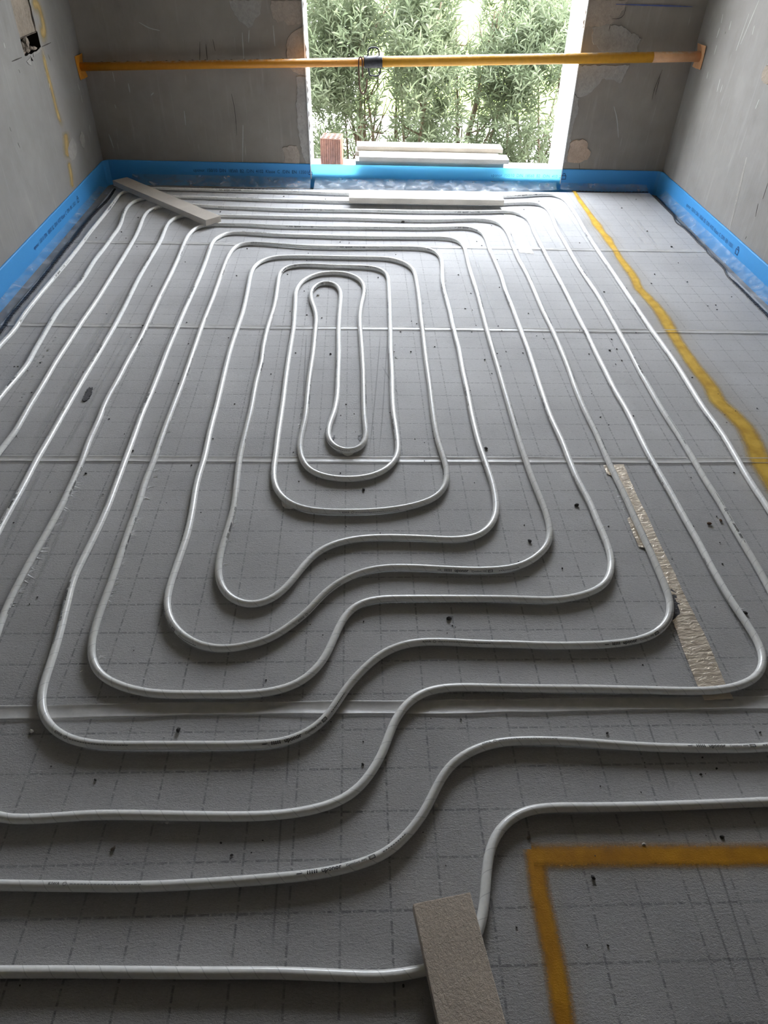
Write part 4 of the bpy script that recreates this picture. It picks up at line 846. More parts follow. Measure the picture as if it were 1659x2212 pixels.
# main print (centred on 0) and the small secondary print
PB = bmesh.new()
add_rect(PB, -.075, -.0012, -.064, .0004, 1)
for k in range(5): add_rect(PB, -.054 + k * .0045, -.0035, -.0515 + k * .0045, .0005, 2)
for k in range(5): add_rect(PB, -.054 + k * .0045, .0012, -.0515 + k * .0045, .0038, 2)
add_text(PB, 'uponor', -.025, -.0032, 0.0135, bold=0.0003)
add_text(PB, 'Comfort', .024, -.0028, 0.0082, shear=0.25)
add_text(PB, 'PIPE', .0575, -.0026, 0.0066)
add_rect(PB, .0735, -.0042, .087, -.0028, 1); add_rect(PB, .0735, .0024, .087, .0038, 1)
add_rect(PB, .0735, -.0028, .0750, .0024, 3); add_rect(PB, .0855, -.0028, .087, .0024, 3)
add_text(PB, 'PLUS', .0756, -.0020, 0.0056)
x = .105
while x < .165:
    add_rect(PB, x, -.0014, x + .004, .0002, 1); x += .0062
QB = bmesh.new()
add_text(QB, 'KIWA', -.09, -.0025, 0.0085, bold=0.0002)
for k in range(10):
    a0 = 2 * math.pi * k / 10; a1 = 2 * math.pi * (k + 1) / 10
    QB.faces.new([QB.verts.new(p) for p in [(-.058 + r * math.cos(a), r * math.sin(a), 0) for r, a in ((.004, a0), (.004, a1), (.0028, a1), (.0028, a0))]])
x = -.048
while x < .09:
    w = .0035 + .003 * ((x * 7919) % 1.0)
    add_rect(QB, x, -.0012, x + w, .0004, 1); x += w + .0016
def bm_arrays(b):
    b.verts.index_update()
    return np.array([v.co[:2] for v in b.verts]), [[v.index for v in f.verts] for f in b.faces]
PV, PF = bm_arrays(PB); QV, QF = bm_arrays(QB)
ph_s = [0, 5.66, 12.74, 22.73, 27.73, 31.77, 43.83, 47.91, 53.93, 63.01, 73.04, 80, 88, 95]
ph_v = [.70, .662, .737, .726, .731, .77, .832, .905, .93, 1.009, 1.037, 1.0, .951, .95]
roll_s = [0, 12.7, 18, 22.7, 25, 27.7, 31.8, 43.8, 48, 54, 57, 61, 63, 67, 72, 74, 76, 82, 86, 95]
roll_v = [97, 95, 80, 52, 70, 98, 27, 30, 33, 30, 10, 10, 30, 5, 5, 30, -35, -35, 35, 35]
camp = Vector((0, 0, CAM_H))
def in_view(p):
    d = Vector(p) - camp
    z = d.dot(_f)
    if z < 0.2: return False
    return abs(d.dot(_r) / z) * CAM_F < 860 and abs(d.dot(_u) / z) * CAM_F < 1140
def wrap_print(s0, V2, F2, roll, mt):
    i = int(np.searchsorted(ARC, s0)); i = min(max(i, 1), m - 2)
    c = S[i]
    if not in_view((c[0], c[1], 0.01)): return
    # text runs against the path; roll = angle of its centre line on the pipe
    s = s0 - V2[:, 0]
    px = np.interp(s, ARC, S[:, 0]); py = np.interp(s, ARC, S[:, 1])
    nx = np.interp(s, ARC, Np[:, 0]); ny = np.interp(s, ARC, Np[:, 1]); lz = np.interp(s, ARC, lift)
    nl = np.hypot(nx, ny); nx /= nl; ny /= nl
    r = PR + 0.00035
    # towards: angle measured from the right-hand side; letters' up direction decreases it when walking against the path
    a = roll + V2[:, 1] / PR * SGN
    V = np.stack([px + nx * np.cos(a) * r, py + ny * np.cos(a) * r, PR + lz + np.sin(a) * r], 1)
    mesh_obj('printed_text', V.tolist(), F2, M[mt], pipe)
SGN = -1.0
k = 0
while k < 94:
    s0 = k + float(np.interp(k + .8, ph_s, ph_v))
    for off, V2, F2 in ((0.0, PV, PF), (0.47, QV, QF)):
        i = min(int(np.searchsorted(ARC, s0 + off)), m - 2)
        if i > 1:
            # the print sits on the left of travel; how high it has rolled varies along the run
            roll = math.radians(180.0 - float(np.interp(s0 + off, roll_s, roll_v)))
            wrap_print(s0 + off, V2, F2, roll, 'ink2' if off else 'ink')
    k += 1
# loose ends of the wrap
for (x, y, w) in ((-0.016, 2.03, 0.022), (-0.205, 1.75, 0.028)):
    d = np.abs(S - np.array([x, y])).sum(1); i = int(np.argmin(d)); c = S[i]; t = T[i]; nn = Np[i] * (1 if Np[i][1] < 0 else -1)
    V = [(c[0] + t[0] * a + nn[0] * b, c[1] + t[1] * a + nn[1] * b, z) for a, b, z in ((-w, .009, .008), (w, .009, .008), (w * .5, .019, .003), (0, .022, .0015), (-w * .6, .014, .003))]
    mesh_obj('loose_wrap', V, [(0, 1, 2, 3, 4)], M['pipe'], pipe)

# ------------------------------------------------------------------ foil tapes
def tape(name, rows, mat, label, z0, amp, cols=8, sub=6, seed=0):
    A = np.array(rows)                                # rows x 2 x 2
    L = []
    for i in range(len(A) - 1):
        for k in range(sub): L.append(A[i] + (A[i + 1] - A[i]) * k / sub)
    L.append(A[-1])
    V, F = [], []
    for i, (a, b) in enumerate(L):
        for k in range(cols + 1):
            q = a + (b - a) * k / cols
            z = z0 + amp * (0.5 + 0.5 * noise.noise(Vector((q[0] * 60, q[1] * 160, seed)))) + amp * 0.5 * abs(noise.noise(Vector((q[0] * 30, q[1] * 300, seed + 4))))
            jit = 0.0008 * noise.noise(Vector((q[1] * 400, k, seed))) if k in (0, cols) else 0
            V.append((q[0] + jit, q[1], z))
    n = cols + 1
    for i in range(len(L) - 1):
        for k in range(cols):
            F.append((i * n + k, i * n + k + 1, (i + 1) * n + k + 1, (i + 1) * n + k))
    o = mesh_obj(name, V, F, mat, smooth=True)
    return tag(o, label, 'tape')
ft = tape('foil_tape', FOIL, M['foil'], 'long strip of wrinkled aluminium foil tape on the mat at right, passing under the pipe', 0.0010, 0.0032, seed=2)
slot = slab_patch('torn_slot', FOIL_TEAR, onfloor, M['torn'], ft, 0.0026, 0.008, 0.002)
tape('foil_tape', TAPE_BACK, M['tape'], 'short smooth bright white foil tape on the mat near the window', 0.0010, 0.0004, seed=5)

# ------------------------------------------------------------------ blue edge strips with film aprons
TX_MAIN = 'uponor  150/10  DIN  18560  B2  /DIN  4102  Klasse  C  /DIN  EN  13501'
def lock_icon(bm, x, y, s):
    """padlock outline drawn as one connected piece"""
    xs = (-.5, -.38, -.34, -.24, .24, .34, .38, .5)
    q = []
    for i in range(7):
        q += [((xs[i], -.6), (xs[i + 1], -.6), (xs[i + 1], -.48), (xs[i], -.48)), ((xs[i], .08), (xs[i + 1], .08), (xs[i + 1], .2), (xs[i], .2))]
    for u, w in ((-.5, -.38), (.38, .5)):
        q.append(((u, -.48), (w, -.48), (w, .08), (u, .08)))
    for k in range(6):
        a0 = math.pi * k / 6; a1 = math.pi * (k + 1) / 6
        q.append([(r * math.cos(a), .2 + r * 1.3 * math.sin(a)) for r, a in ((.34, a0), (.34, a1), (.24, a1), (.24, a0))])
    for f in q:
        bm.faces.new([bm.verts.new((x + u * s, y + w * s, 0)) for u, w in f])
    bmesh.ops.remove_doubles(bm, verts=bm.verts[:], dist=1e-5)
def edge_strip(label, path, zt=0.12, film_pts=None, fz0=0.02, fw=0.10, seed=0, texts=()):
    """foam upstand along a floor path (list of 2-D points, foam face on the room side = left of travel)"""
    root = empty('edge_strip', (path[0][0], path[0][1], ZS))
    tag(root, label, 'edge strip', 'blue foam strips along the foot of the walls')
    P = resample(np.array(path, float), 0.03)
    n = len(P)
    Tn = np.gradient(P, axis=0); Tn /= np.linalg.norm(Tn, axis=1)[:, None]
    Nn = np.stack([-Tn[:, 1], Tn[:, 0]], 1)
    prof = [(0.0005, ZS + .001), (0.0005, zt), (0.003, zt + .0015), (0.0075, zt + .001), (0.0100, zt - .003), (0.0100, 0.07), (0.0102, 0.02), (0.0100, ZS + .001)]
    V, F = [], []
    for i in range(n):
        for d, z in prof:
            w = 0.0015 * noise.noise(Vector((P[i, 0] * 4, P[i, 1] * 4, z * 20 + seed)))
            V.append((P[i, 0] + Nn[i, 0] * (d + (w if d > .003 else 0)), P[i, 1] + Nn[i, 1] * (d + (w if d > .003 else 0)), z + (w * .8 if z > .05 else 0)))
    k = len(prof)
    for i in range(n - 1):
        for j in range(k - 1):
            F.append((i * k + j, i * k + j + 1, (i + 1) * k + j + 1, (i + 1) * k + j))
    F += [tuple(range(k)), tuple((n - 1) * k + j for j in range(k - 1, -1, -1))]
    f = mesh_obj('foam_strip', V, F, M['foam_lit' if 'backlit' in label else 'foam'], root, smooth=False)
    f.data.transform(Matrix.Translation(-Vector(root.location)))
    if film_pts:
        A = resample(spline(film_pts, 6), 0.02)         # foot line of the film: (x, y)
        B = []                                          # matching wall line
        for q in A:
            i = int(np.argmin(((P - q) ** 2).sum(1))); B.append(P[i] + Nn[i] * 0.0125)
        V, F = [], []
        nc = 9
        for i, (a, b) in enumerate(zip(A, B)):
            for c in range(nc + 1):
                t = c / nc
                q = b + (a - b) * t
                z = fz0 * (1 - t) ** 2.2 + 0.004 * t + 0.003
                run = i * 0.02                        # folds run from the wall towards the room, slightly raked
                fo = run * 1.0 + t * 0.035
                wr = 0.0075 * abs(noise.noise(Vector((fo * 13, t * 1.2, seed)))) + 0.0035 * noise.noise(Vector((fo * 31, t * 2.0, seed + 3)))
                z += wr * math.sin(math.pi * (0.10 + 0.80 * t)) + (0.004 * noise.noise(Vector((run * 6, 0, seed + 6))) if c == 0 else 0)
                V.append((q[0], q[1], max(z, 0.0022)))
        for i in range(len(A) - 1):
            for c in range(nc):
                F.append((i * (nc + 1) + c, i * (nc + 1) + c + 1, (i + 1) * (nc + 1) + c + 1, (i + 1) * (nc + 1) + c))
        f = mesh_obj('film_apron', V, F, M['film'], root, smooth=True)
        f.data.transform(Matrix.Translation(-Vector(root.location)))
    for body, start, end, z, h, mt in texts:             # printed along the foam, fitted between two points
        bm = bmesh.new()
        if body == 'LOCK': lock_icon(bm, 0, 0, h); w = 0
        else: w = add_text(bm, body, 0, -h * 0.36, h, cuts=0)
        a = Vector((start[0], start[1], 0)); b = Vector((end[0], end[1], 0))
        d = (b - a); L = d.length; d.normalize()
        sx = L / w if w else 1.0
        i = int(np.argmin(((P - np.array(start)) ** 2).sum(1))); nn = Vector((Nn[i, 0], Nn[i, 1], 0))
        for v in bm.verts:
            v.co = a + d * (v.co.x * sx) + Vector((0, 0, z + v.co.y)) + nn * 0.0127
        o = bm_obj('printed_text', bm, M[mt], root)
        o.data.transform(Matrix.Translation(-Vector(root.location)))
    return root
def arc_corner(cx, cy, r, a0, a1, n=7):
    return [(cx + r * math.cos(math.radians(a0 + (a1 - a0) * k / n)), cy + r * math.sin(math.radians(a0 + (a1 - a0) * k / n))) for k in range(n + 1)]
jl, jr = WX[0] - 0.006, WX[2] + 0.006
rc = 0.05
wl = lambda yz: (XL, yz[0])
tl0, tl1, tl2 = TEXT_LEFT; tr0, tr1, tr2 = TEXT_RIGHT; tb = TEXT_BACK
film_left = [(q[0] - .013, q[1]) for q in BLACK_LEFT][::-1]
film_left = [(-1.566, -0.6), (-1.566, 1.0)] + film_left
# walking with the room on the left-hand side means: right wall up, back wall right-to-left, left wall down
edge_strip('blue foam edge strip along the foot of the left wall', [(XL, 5.13), (XL, YF)], 0.12, [(q[0], q[1]) for q in film_left[::-1]], 0.016, seed=1,
           texts=[(TX_MAIN, (XL, tl0[0]), (XL, tl1[0]), 0.066, 0.030, 'foam_ink'), ('LOCK', (XL, tl2[0]), (XL, tl2[0] + .1), 0.070, 0.030, 'foam_ink')])
edge_strip('blue foam edge strip on the back wall left of the window', [(jl, YB)] + arc_corner(XL + rc, YB - rc, rc, 90, 180), 0.12,
           [(-0.29, 4.99), (-0.63, 5.0), (-0.97, 4.998), (-1.3, 4.998), (-1.5, 4.99)], 0.034, seed=2,
           texts=[(TX_MAIN, (tb[0][0], YB), (tb[1][0] - .025, YB), 0.070, 0.030, 'foam_ink'), ('LOCK', (tb[1][0] - .004, YB), (tb[1][0] + .1, YB), 0.068, 0.026, 'foam_ink')])
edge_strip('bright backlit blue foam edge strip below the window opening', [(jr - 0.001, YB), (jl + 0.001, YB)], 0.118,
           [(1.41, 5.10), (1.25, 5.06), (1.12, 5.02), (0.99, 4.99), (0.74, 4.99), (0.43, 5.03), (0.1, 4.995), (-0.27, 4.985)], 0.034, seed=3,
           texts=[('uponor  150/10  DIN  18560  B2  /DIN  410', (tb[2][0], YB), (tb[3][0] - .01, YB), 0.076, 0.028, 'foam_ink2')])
edge_strip('blue foam edge strip on the back wall right of the window', arc_corner(XR - rc, YB - rc, rc, 0, 90) + [(jr, YB)], 0.12,
           [(2.06, 5.10), (1.9, 5.10), (1.7, 5.095), (1.5, 5.10), (1.44, 5.115)], 0.030, seed=4,
           texts=[('LOCK', (tb[4][0], YB), (tb[4][0] + .1, YB), 0.076, 0.034, 'foam_ink'), ('2', (tb[3][0] + .004, YB), (tb[3][0] + .018, YB), 0.074, 0.028, 'foam_ink')])
film_right = [(2.06, -0.6), (2.04, 1.0)] + [(q[0] + .012, q[1]) for q in BLACK_RIGHT][::-1][:-1]
edge_strip('blue foam edge strip along the foot of the right wall', [(XR, YF), (XR, 5.13)], 0.12, film_right, 0.036, seed=5,
           texts=[(TX_MAIN, (XR, tr0[0]), (XR, tr1[0]), 0.072, 0.030, 'foam_ink'), ('LOCK', (XR, tr2[0]), (XR, tr2[0] - .1), 0.072, 0.036, 'foam_ink')])

# black crinkled bands at the mat edges; the back ones paint a shaded gap
def black_band(label, pts, widths, z=0.0035):
    A = resample(spline([(p[0], p[1], w) for p, w in zip(pts, widths)], 8), 0.008)
    V, F = [], []
    n = len(A)
    prof = [(-.5, 0), (-.42, .5), (-.2, .9), (.1, 1.0), (.38, .7), (.5, 0)]
    for i in range(n):
        t = A[min(i + 1, n - 1), :2] - A[max(i - 1, 0), :2]; t /= np.linalg.norm(t)
        nr = np.array([t[1], -t[0]])
        rib = 1 + 0.22 * math.sin(i * 2.1) + 0.25 * noise.noise(Vector((i * .37, 1, 0)))
        for a, h in prof:
            q = A[i, :2] + nr * a * A[i, 2] * (0.9 + 0.25 * noise.noise(Vector((i * .3, a, 2))))
            V.append((q[0], q[1], -0.0018 + h * rib * 0.0065))
    k = len(prof)
    for i in range(n - 1):
        for j in range(k - 1):
            F.append((i * k + j, (i + 1) * k + j, (i + 1) * k + j + 1, i * k + j + 1))
    o = mesh_obj('black_band', V, F, M['black'])
    return tag(o, label, 'band')
bl = [(-1.552, -0.6), (-1.552, 1.2)] + BLACK_LEFT[::-1]
black_band('black crinkled band lying along the left edge of the floor mats', bl, [0.029] * (len(bl) - 3) + [0.026, 0.022, 0.016])
br = BLACK_RIGHT[1:]
black_band('black ragged band along the right edge of the floor mats', br, [q[2] * 1.15 for q in br])
black_band('thin black strip standing in for the shaded gap behind the mats, left of the window', [(-1.52, 4.99)] + BLACK_BACK, [0.008] * (len(BLACK_BACK) + 1))
black_band('thin black strip standing in for the shaded gap behind the mats, right of the window', BLACK_BACK_RIGHT, [0.010] * len(BLACK_BACK_RIGHT))

# ------------------------------------------------------------------ stone slabs and brick
def slab_thing(name, label, loc, rz, L, Wd, H, mat, group=None, bevel=0.002, tilt=0.0):
    bm = box_bm(L, Wd, H, bevel, 2)
    o = bm_obj(name, bm, mat)
    o.location = loc
    o.rotation_euler = (0, tilt, rz)
    return tag(o, label, 'stone slab', group)
top_z = 0.022
(a, b, c, d) = [np.array(q) for q in PLANK_L]
cen = (a + b + c + d) / 4; dr = (c + d) / 2 - (a + b) / 2
slab_thing('stone_slab', 'beige stone slab lying diagonally across the pipes in the far left corner', (cen[0], cen[1], top_z), math.atan2(dr[1], dr[0]), np.linalg.norm(dr), 0.108, 0.034, M['slab2'])
(a, b, c, d) = [np.array(q) for q in PLANK_C]
cen = (a + b + c + d) / 4
slab_thing('stone_slab', 'long pale stone slab weighing down the pipe below the window', (cen[0], cen[1] - .004, top_z), math.atan2(b[1] - a[1] + c[1] - d[1], b[0] - a[0] + c[0] - d[0]), np.linalg.norm(b - a), 0.130, 0.034, M['slab3'])
a, b, c, d, e = [np.array(q) for q in BLOCK]
u = (d - b); u = u / np.linalg.norm(u)
wd = abs(np.cross(u, e - d)) if False else abs(u[0] * (e - d)[1] - u[1] * (e - d)[0])
mid = (a + b) / 2 + u * 0.31
slab_thing('stone_slab', 'sandy textured stone slab holding down the pipe in the foreground', (mid[0], mid[1], 0.022), math.atan2(u[1], u[0]), 0.62, wd, 0.028, M['slab'])

sz = WZ0 - 0.006
tA = 0.0265
def sill_z(y): return WZ0 + (SZO - WZ0) * (y - YB) / (WT + .02)
base = sill_z(5.30) + 0.001
g = 'stone slabs stacked on the window sill'
x0, x1 = STACK[4][0], STACK[5][0]
x2, x3 = STACK[2][0], STACK[3][0]
x4, x5 = STACK[0][0], STACK[1][0]
tA = (STACK[2][2] - base) / 4 - 0.0005
lv = [base + k * (tA + .0005) for k in range(5)]
slab_thing('stone_slab', 'lowest stone slab of the sill stack, mostly hidden by the blue strip', ((x0 + x1) / 2 + .005, 5.33, lv[0]), 0.004, x1 - x0 - .01, 0.20, tA, M['slab2'], g)
slab_thing('stone_slab', 'second stone slab from the bottom of the sill stack', ((x0 + x1) / 2 + .004, 5.335, lv[1]), 0.0, x1 - x0 - .008, 0.20, tA, M['slab2'], g)
slab_thing('stone_slab', 'dark fronted stone slab under the jutting slab of the sill stack', ((x0 + x1) / 2, 5.271, lv[2]), 0.0, x1 - x0, 0.13, tA, M['slab2'], g)
slab_thing('stone_slab', 'stone slab of the sill stack jutting out to the right', ((x2 + x3) / 2, 5.266, lv[3]), -0.002, x3 - x2, 0.130, tA, M['slab3'], g)
slab_thing('stone_slab', 'pale stone slab behind the jutting slab, its left end peeping out', ((x2 + x3) / 2 - .04, 5.398, lv[3]), 0.0, x3 - x2 - .03, 0.125, tA, M['slab3'], g)
slab_thing('stone_slab', 'stone slab at the back of the sill under the pale one', ((x2 + x3) / 2 - .03, 5.41, lv[2]), 0.0, 1.02, 0.13, tA, M['slab3'], g)
slab_thing('stone_slab', 'topmost bright stone slab of the stack on the window sill', ((x4 + x5) / 2, 5.423, lv[4]), 0.002, x5 - x4, 0.13, tA + .001, M['slab3'], g)

# perforated clay brick standing on end
bw, bd = 0.138, 0.155
bz = sill_z(5.38)
bh = BRICK[0][2] - bz
brick = empty('clay_brick', (-0.150, 5.385, bz), math.radians(-7))
tag(brick, 'brown hollow clay brick standing on end on the window sill', 'brick')
bm = bmesh.new()
# ribbed outer wall ring
ring = []
def side(p, q, n):
    for k in range(n):
        t = k / n
        for f, dd in ((0.0, 0), (0.55, 0), (0.62, 1), (0.93, 1)):
            tt = t + f / n
            nx, ny = (q[1] - p[1]), -(q[0] - p[0]); l = math.hypot(nx, ny)
            ring.append((p[0] + (q[0] - p[0]) * tt - nx / l * .0028 * dd, p[1] + (q[1] - p[1]) * tt - ny / l * .0028 * dd))
hw, hd = bw / 2, bd / 2
side((-hw, -hd), (hw, -hd), 9); side((hw, -hd), (hw, hd), 9); side((hw, hd), (-hw, hd), 9); side((-hw, hd), (-hw, -hd), 9)
vb = [bm.verts.new((x, y, 0.001)) for x, y in ring]; vt = [bm.verts.new((x, y, bh)) for x, y in ring]
n = len(ring)
for i in range(n):
    bm.faces.new((vb[i], vb[(i + 1) % n], vt[(i + 1) % n], vt[i]))
es = [bm.edges.get((vt[i], vt[(i + 1) % n])) for i in range(n)]
cells = []
for i in range(4):
    for j in range(4):
        cx = -hw + bw * (i + .5) / 4; cy = -hd + bd * (j + .5) / 4
        cells.append((cx, cy)); hx, hy = bw / 4 * .31, bd / 4 * .27
        q = [bm.verts.new((cx + a * hx, cy + b * hy, bh)) for a, b in ((-1, -1), (1, -1), (1, 1), (-1, 1))]
        r = [bm.verts.new((v.co.x, v.co.y, bh - .07)) for v in q]
        es += [bm.edges.new((q[k], q[(k + 1) % 4])) for k in range(4)]
        for k in range(4): bm.faces.new((q[k], q[(k + 1) % 4], r[(k + 1) % 4], r[k]))
        bm.faces.new(r)
bmesh.ops.triangle_fill(bm, use_beauty=True, edges=es)
bm_obj('brick_body', bm, M['brick'], brick)

# ------------------------------------------------------------------ steel prop across the window
p0 = Vector(POLE[0]); p1 = Vector(POLE[1])
prop = empty('steel_prop', p0)
tag(prop, 'yellow painted steel prop wedged between the side walls across the window', 'prop')
ax = (p1 - p0); LP = ax.length; ax.normalize()
rot = ax.to_track_quat('X', 'Z').to_matrix().to_4x4()
def ppart(name, V, F, mat, smooth=True, parent=None):
    o = mesh_obj(name, V, F, mat, parent or prop, smooth)
    o.data.transform(rot)
    return o
tc = LP * 0.4715                                # sleeve position along the prop
V, F = tube_geo([(0.006, 0, 0), (tc, 0, 0)], 0.0235, 20); inner = ppart('inner_tube', V, F, M['pole_a'])
V, F = tube_geo([(tc, 0, 0), (LP - 0.30, 0, 0)], 0.0290, 20); ppart('outer_tube', V, F, M['pole_b'])
V, F = tube_geo([(LP - 0.30, 0, 0), (LP - 0.007, 0, 0)], 0.0288, 20); ppart('outer_tube_end', V, F, M['pole_c'])
# pin holes on the upper side of the inner tube
for k in range(15):
    x = 0.14 + k * 0.0795
    if x > tc - 0.08: break
    V, F = tube_geo([(x, 0.006, 0.0205), (x, 0.007, 0.0246)], 0.0062, 10); ppart('pin_hole', V, F, M['hole'], False, inner)
def plate(x, mat):
    bm = box_bm(0.006, 0.115, 0.125, 0.002, 1)
    bmesh.ops.subdivide_edges(bm, edges=[e for e in bm.edges if e.calc_length() > 0.1], cuts=3, use_grid_fill=True)
    for v in bm.verts:
        v.co.z -= 0.0625
        v.co.x += x + (0.010 if x < 1 else -0.010) * (abs(v.co.z) / 0.0625) ** 2 * (0.6 + 0.4 * math.copysign(1, v.co.y))
    bm.transform(rot)
    return bm_obj('end_plate', bm, mat, prop)
plate(0.004, M['pole_a']); plate(LP - 0.005, M['pole_c'])
# sleeve nut with two wire handles
V, F = tube_geo([(tc - 0.058, 0, 0), (tc - .05, 0, 0), (tc - .049, 0, 0), (tc + .052, 0, 0), (tc + .055, 0, 0)], [0.034, 0.0345, 0.0325, 0.0335, 0.031], 24)
sleeve = ppart('sleeve_nut', V, F, M['iron'])
for s, x0, x1 in ((1, -.034, .036), (-1, -.032, .042)):
    q = [(tc + x0, 0, s * .030), (tc + x0 + .004, -.004, s * .058), (tc + x0 + .012, -.005, s * .071), (tc + x1 - .012, -.005, s * .072), (tc + x1 - .003, -.004, s * .060), (tc + x1, 0, s * .030)]
    V, F = tube_geo(resample(spline(q, 6), .004), 0.0046, 8); ppart('wire_handle', V, F, M['iron'], True, sleeve)
q = [(tc - .068, -.030, -.075), (tc - .068, -.031, -.04), (tc - .068, -.034, -.01), (tc - .069, -.036, .018), (tc - .076, -.036, .032), (tc - .086, -.036, .026), (tc - .0905, -.036, 0.0), (tc - .091, -.036, -.06), (tc - .089, -.036, -.125), (tc - .080, -.036, -.158), (tc - .067, -.036, -.166), (tc - .053, -.036, -.148), (tc - .044, -.036, -.11), (tc - .041, -.036, -.085)]
V, F = tube_geo(resample(spline(q, 6), .005), 0.0042, 8); ppart('locking_pin', V, F, M['rust'])

# ------------------------------------------------------------------ crumbs and chips on the mats
lumps = []
for k in range(6):
    bm = bmesh.new(); bmesh.ops.create_icosphere(bm, subdivisions=1, radius=0.5)
    for v in bm.verts:
        f = 1 + 0.55 * noise.noise(v.co * 2.2 + Vector((k * 7.3, 0, 0)))
        v.co = Vector((v.co.x * f * 1.15, v.co.y * f * 0.8, max((v.co.z * f + 0.36) * 0.62, 0)))
    me = bpy.data.meshes.new('crumb'); bm.to_mesh(me); bm.free()
    lumps.append(me)
def lump(name, x, y, s, mat, label, cat, group=None, k=0, rz=0.0):
    me = lumps[k % 6]
    key = (k % 6, mat.name)
    if key not in LUMP: 
        c = me.copy(); c.materials.append(mat); LUMP[key] = c
    o = bpy.data.objects.new(name, LUMP[key])
    COL.objects.link(o)
    o.location = (x, y, -0.0008); o.scale = (s, s, s); o.rotation_euler = (0, 0, rz)
    return tag(o, label, cat, group)
LUMP = {}
rd = random.Random(3)
for i, (x, y, s) in enumerate(CRUMBS):
    lump('dirt_crumb', x, y, s * rd.uniform(0.55, 0.9), M['crumb'], 'tiny dark crumb of dirt lying on the grey floor mats', 'crumb', 'dark crumbs scattered over the floor mats', i, rd.uniform(0, 6.28))
for i, (x, y, s, lab) in enumerate(BIG_CRUMBS):
    mt = M['crumb_b'] if 'brown' in lab else M['chip'] if 'pale' in lab else M['mortar'] if ('pebble' in lab or 'small stone' in lab) else M['crumb']
    lump('dirt_crumb' if mt is M['crumb'] or mt is M['crumb_b'] else 'pebble', x, y, s, mt, lab, 'crumb', None, i, rd.uniform(0, 6.28))
for i, (x, y, s, lab) in enumerate(PALE_CHIPS):
    lump('pale_chip', x, y, s, M['chip'], lab, 'chip', None, i, rd.uniform(0, 6.28))
o = slab_patch('dark_scrap', TORN_PATCH, onfloor, M['torn'], None, 0.004, 0.006, 0.0055)
tag(o, 'dark ragged scrap stuck on the mat between two pipes at left', 'scrap')

# ------------------------------------------------------------------ outside: shrubs, ground, lawn
GZ = -1.3
ground = mesh_obj('ground', [(-40, YO, GZ), (40, YO, GZ), (40, 70, GZ), (-40, 70, GZ)], [(0, 1, 2, 3)], M['ground'])
tag(ground, kind='structure')
lawn = mesh_obj('lawn', [(0.0, 13.5, GZ + .02), (30, 12.5, GZ + .02), (30, 40, GZ + .02), (1.0, 40, GZ + .02)], [(0, 1, 2, 3)], M['lawn'])
tag(lawn, kind='structure')

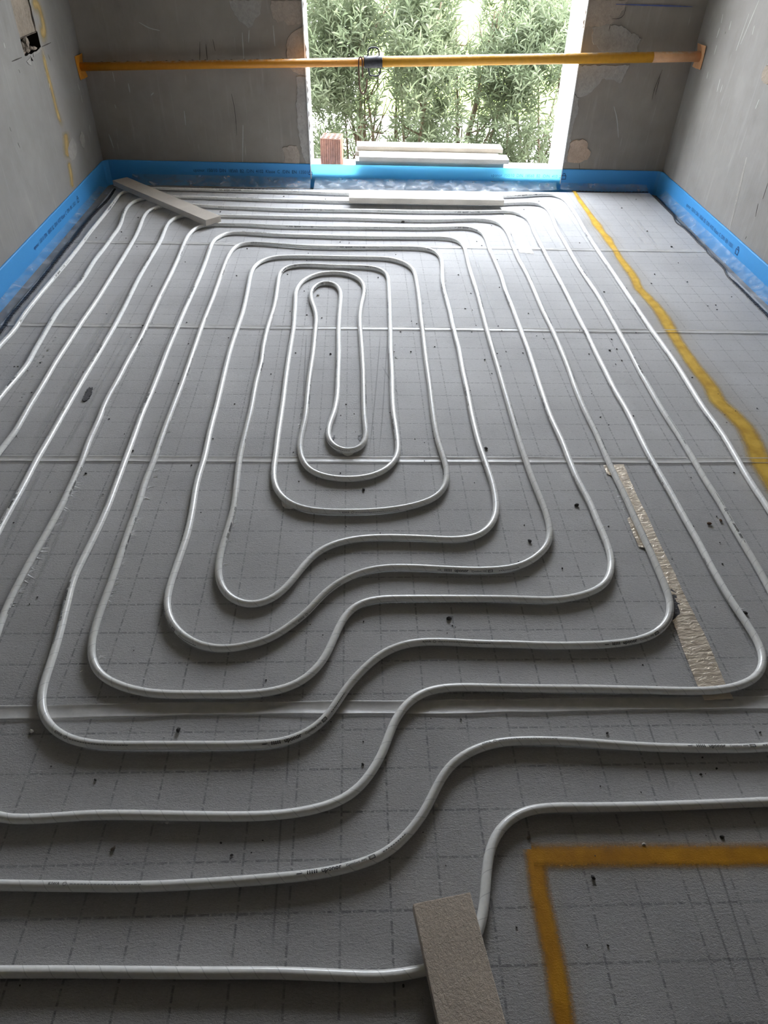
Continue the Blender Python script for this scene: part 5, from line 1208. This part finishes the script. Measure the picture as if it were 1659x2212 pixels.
def shrub(label, x, y, rx, ry, zc, rz, ntw, seed):
    rs = np.random.RandomState(seed)
    root = empty('shrub', (x, y, GZ))
    tag(root, label, 'shrub', 'shrubs outside the window')
    # stems
    V, F = [], []
    tips = []
    for k in range(13):
        a = rs.uniform(0, 2 * math.pi); r = rs.uniform(0.25, 0.85)
        end = Vector((math.cos(a) * rx * r, math.sin(a) * ry * r, zc - GZ + rz * rs.uniform(-0.1, 0.75)))
        st = Vector((rs.uniform(-.08, .08), rs.uniform(-.08, .08), 0))
        md = st.lerp(end, 0.45) + Vector((rs.uniform(-.12, .12), rs.uniform(-.12, .12), -0.1))
        pts = [Vector(q) for q in spline([st, md, end], 7)]
        v, f = tube_geo(pts, [0.026 * (1 - 0.8 * i / (len(pts) - 1)) for i in range(len(pts))], 6)
        b = len(V); V += v; F += [tuple(i + b for i in q) for q in f]
        for _ in range(5):
            i = rs.randint(len(pts) // 3, len(pts) - 1); s0 = pts[i]
            e2 = s0 + Vector((rs.uniform(-.4, .4) * rx, rs.uniform(-.4, .4) * ry, rs.uniform(.05, .5)))
            v, f = tube_geo([s0, s0.lerp(e2, .5) + Vector((0, 0, -.04)), e2], [0.009, 0.006, 0.003], 5)
            b = len(V); V += v; F += [tuple(i2 + b for i2 in q) for q in f]
    mesh_obj('stem', V, F, M['bark'], root, smooth=True)
    # twigs with spiralling narrow leaves
    d = rs.normal(size=(ntw, 3)); d /= np.linalg.norm(d, axis=1)[:, None]
    dbox = np.sign(d) * np.abs(d) ** 0.62; dbox /= np.abs(dbox).max(axis=1)[:, None] ** 0.55
    rad = rs.uniform(0.25, 1.0, ntw) ** 0.55
    c = dbox * rad[:, None] * np.array([rx, ry, rz]); c[:, 2] += zc - GZ
    # broken outline
    lump_ = np.array([noise.noise(Vector(q * 1.7) + Vector((seed, 0, 0))) for q in c])
    keep = lump_ > -0.42 + 0.22 * (rad > .85)
    c = c[keep]; d = d[keep]; n = len(c)
    ax = d * np.array([.8, .8, .35]) + np.array([0, 0, 0.75]) + rs.normal(size=(n, 3)) * .35
    ax /= np.linalg.norm(ax, axis=1)[:, None]
    NL = 15
    t = np.linspace(0, 1, NL)
    tl = rs.uniform(.13, .24, n)
    pos = c[:, None, :] + ax[:, None, :] * (t[None, :, None] * tl[:, None, None])
    ref = np.where(np.abs(ax[:, 2:3]) < .9, np.array([[0, 0, 1.0]]), np.array([[1.0, 0, 0]]))
    e1 = np.cross(ax, ref); e1 /= np.linalg.norm(e1, axis=1)[:, None]; e2 = np.cross(ax, e1)
    th = (np.arange(NL) * 2.4)[None, :] + rs.uniform(0, 6.28, n)[:, None]
    out = e1[:, None, :] * np.cos(th)[..., None] + e2[:, None, :] * np.sin(th)[..., None]
    op = 0.95 - 0.55 * t[None, :, None] + rs.normal(size=(n, NL, 1)) * .12
    ld = ax[:, None, :] * (1 - op * .6) + out * op
    ld[..., 2] -= 0.10 * rs.uniform(0, 1, (n, NL))
    ld /= np.linalg.norm(ld, axis=2)[..., None]
    wv = np.cross(ld, ax[:, None, :] + rs.normal(size=(n, NL, 3)) * .25); wv /= np.maximum(np.linalg.norm(wv, axis=2), 1e-6)[..., None]
    nv = np.cross(wv, ld)
    LL = rs.uniform(.060, .105, (n, NL))[..., None]; WW = LL * rs.uniform(.068, .095, (n, NL))[..., None]
    def pt(a, w, h): return pos + ld * LL * a + wv * WW * w + nv * LL * h
    verts = np.stack([pt(0, 0, 0), pt(.35, 1, .05), pt(.72, .75, .03), pt(1, 0, -.06), pt(.72, -.75, .03), pt(.35, -1, .05)], 2).reshape(-1, 3)
    nl = n * NL
    b = (np.arange(nl) * 6)[:, None]
    faces = np.concatenate([b + np.array([[0, 1, 2, 3]]), b + np.array([[0, 3, 4, 5]])], 1).reshape(-1, 4)
    me = bpy.data.meshes.new('foliage')
    me.vertices.add(len(verts)); me.vertices.foreach_set('co', verts.astype(np.float32).ravel())
    me.loops.add(len(faces) * 4); me.loops.foreach_set('vertex_index', faces.astype(np.int32).ravel())
    me.polygons.add(len(faces)); me.polygons.foreach_set('loop_start', np.arange(0, len(faces) * 4, 4, dtype=np.int32))
    at = me.attributes.new('shade', 'FLOAT', 'FACE')
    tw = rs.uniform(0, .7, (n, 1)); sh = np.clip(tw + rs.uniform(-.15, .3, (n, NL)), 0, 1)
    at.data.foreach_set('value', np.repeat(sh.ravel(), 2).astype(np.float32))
    me.update(calc_edges=True); me.validate()
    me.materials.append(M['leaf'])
    f = bpy.data.objects.new('foliage', me); COL.objects.link(f); f.parent = root
    tag(f, kind='stuff')
    return root
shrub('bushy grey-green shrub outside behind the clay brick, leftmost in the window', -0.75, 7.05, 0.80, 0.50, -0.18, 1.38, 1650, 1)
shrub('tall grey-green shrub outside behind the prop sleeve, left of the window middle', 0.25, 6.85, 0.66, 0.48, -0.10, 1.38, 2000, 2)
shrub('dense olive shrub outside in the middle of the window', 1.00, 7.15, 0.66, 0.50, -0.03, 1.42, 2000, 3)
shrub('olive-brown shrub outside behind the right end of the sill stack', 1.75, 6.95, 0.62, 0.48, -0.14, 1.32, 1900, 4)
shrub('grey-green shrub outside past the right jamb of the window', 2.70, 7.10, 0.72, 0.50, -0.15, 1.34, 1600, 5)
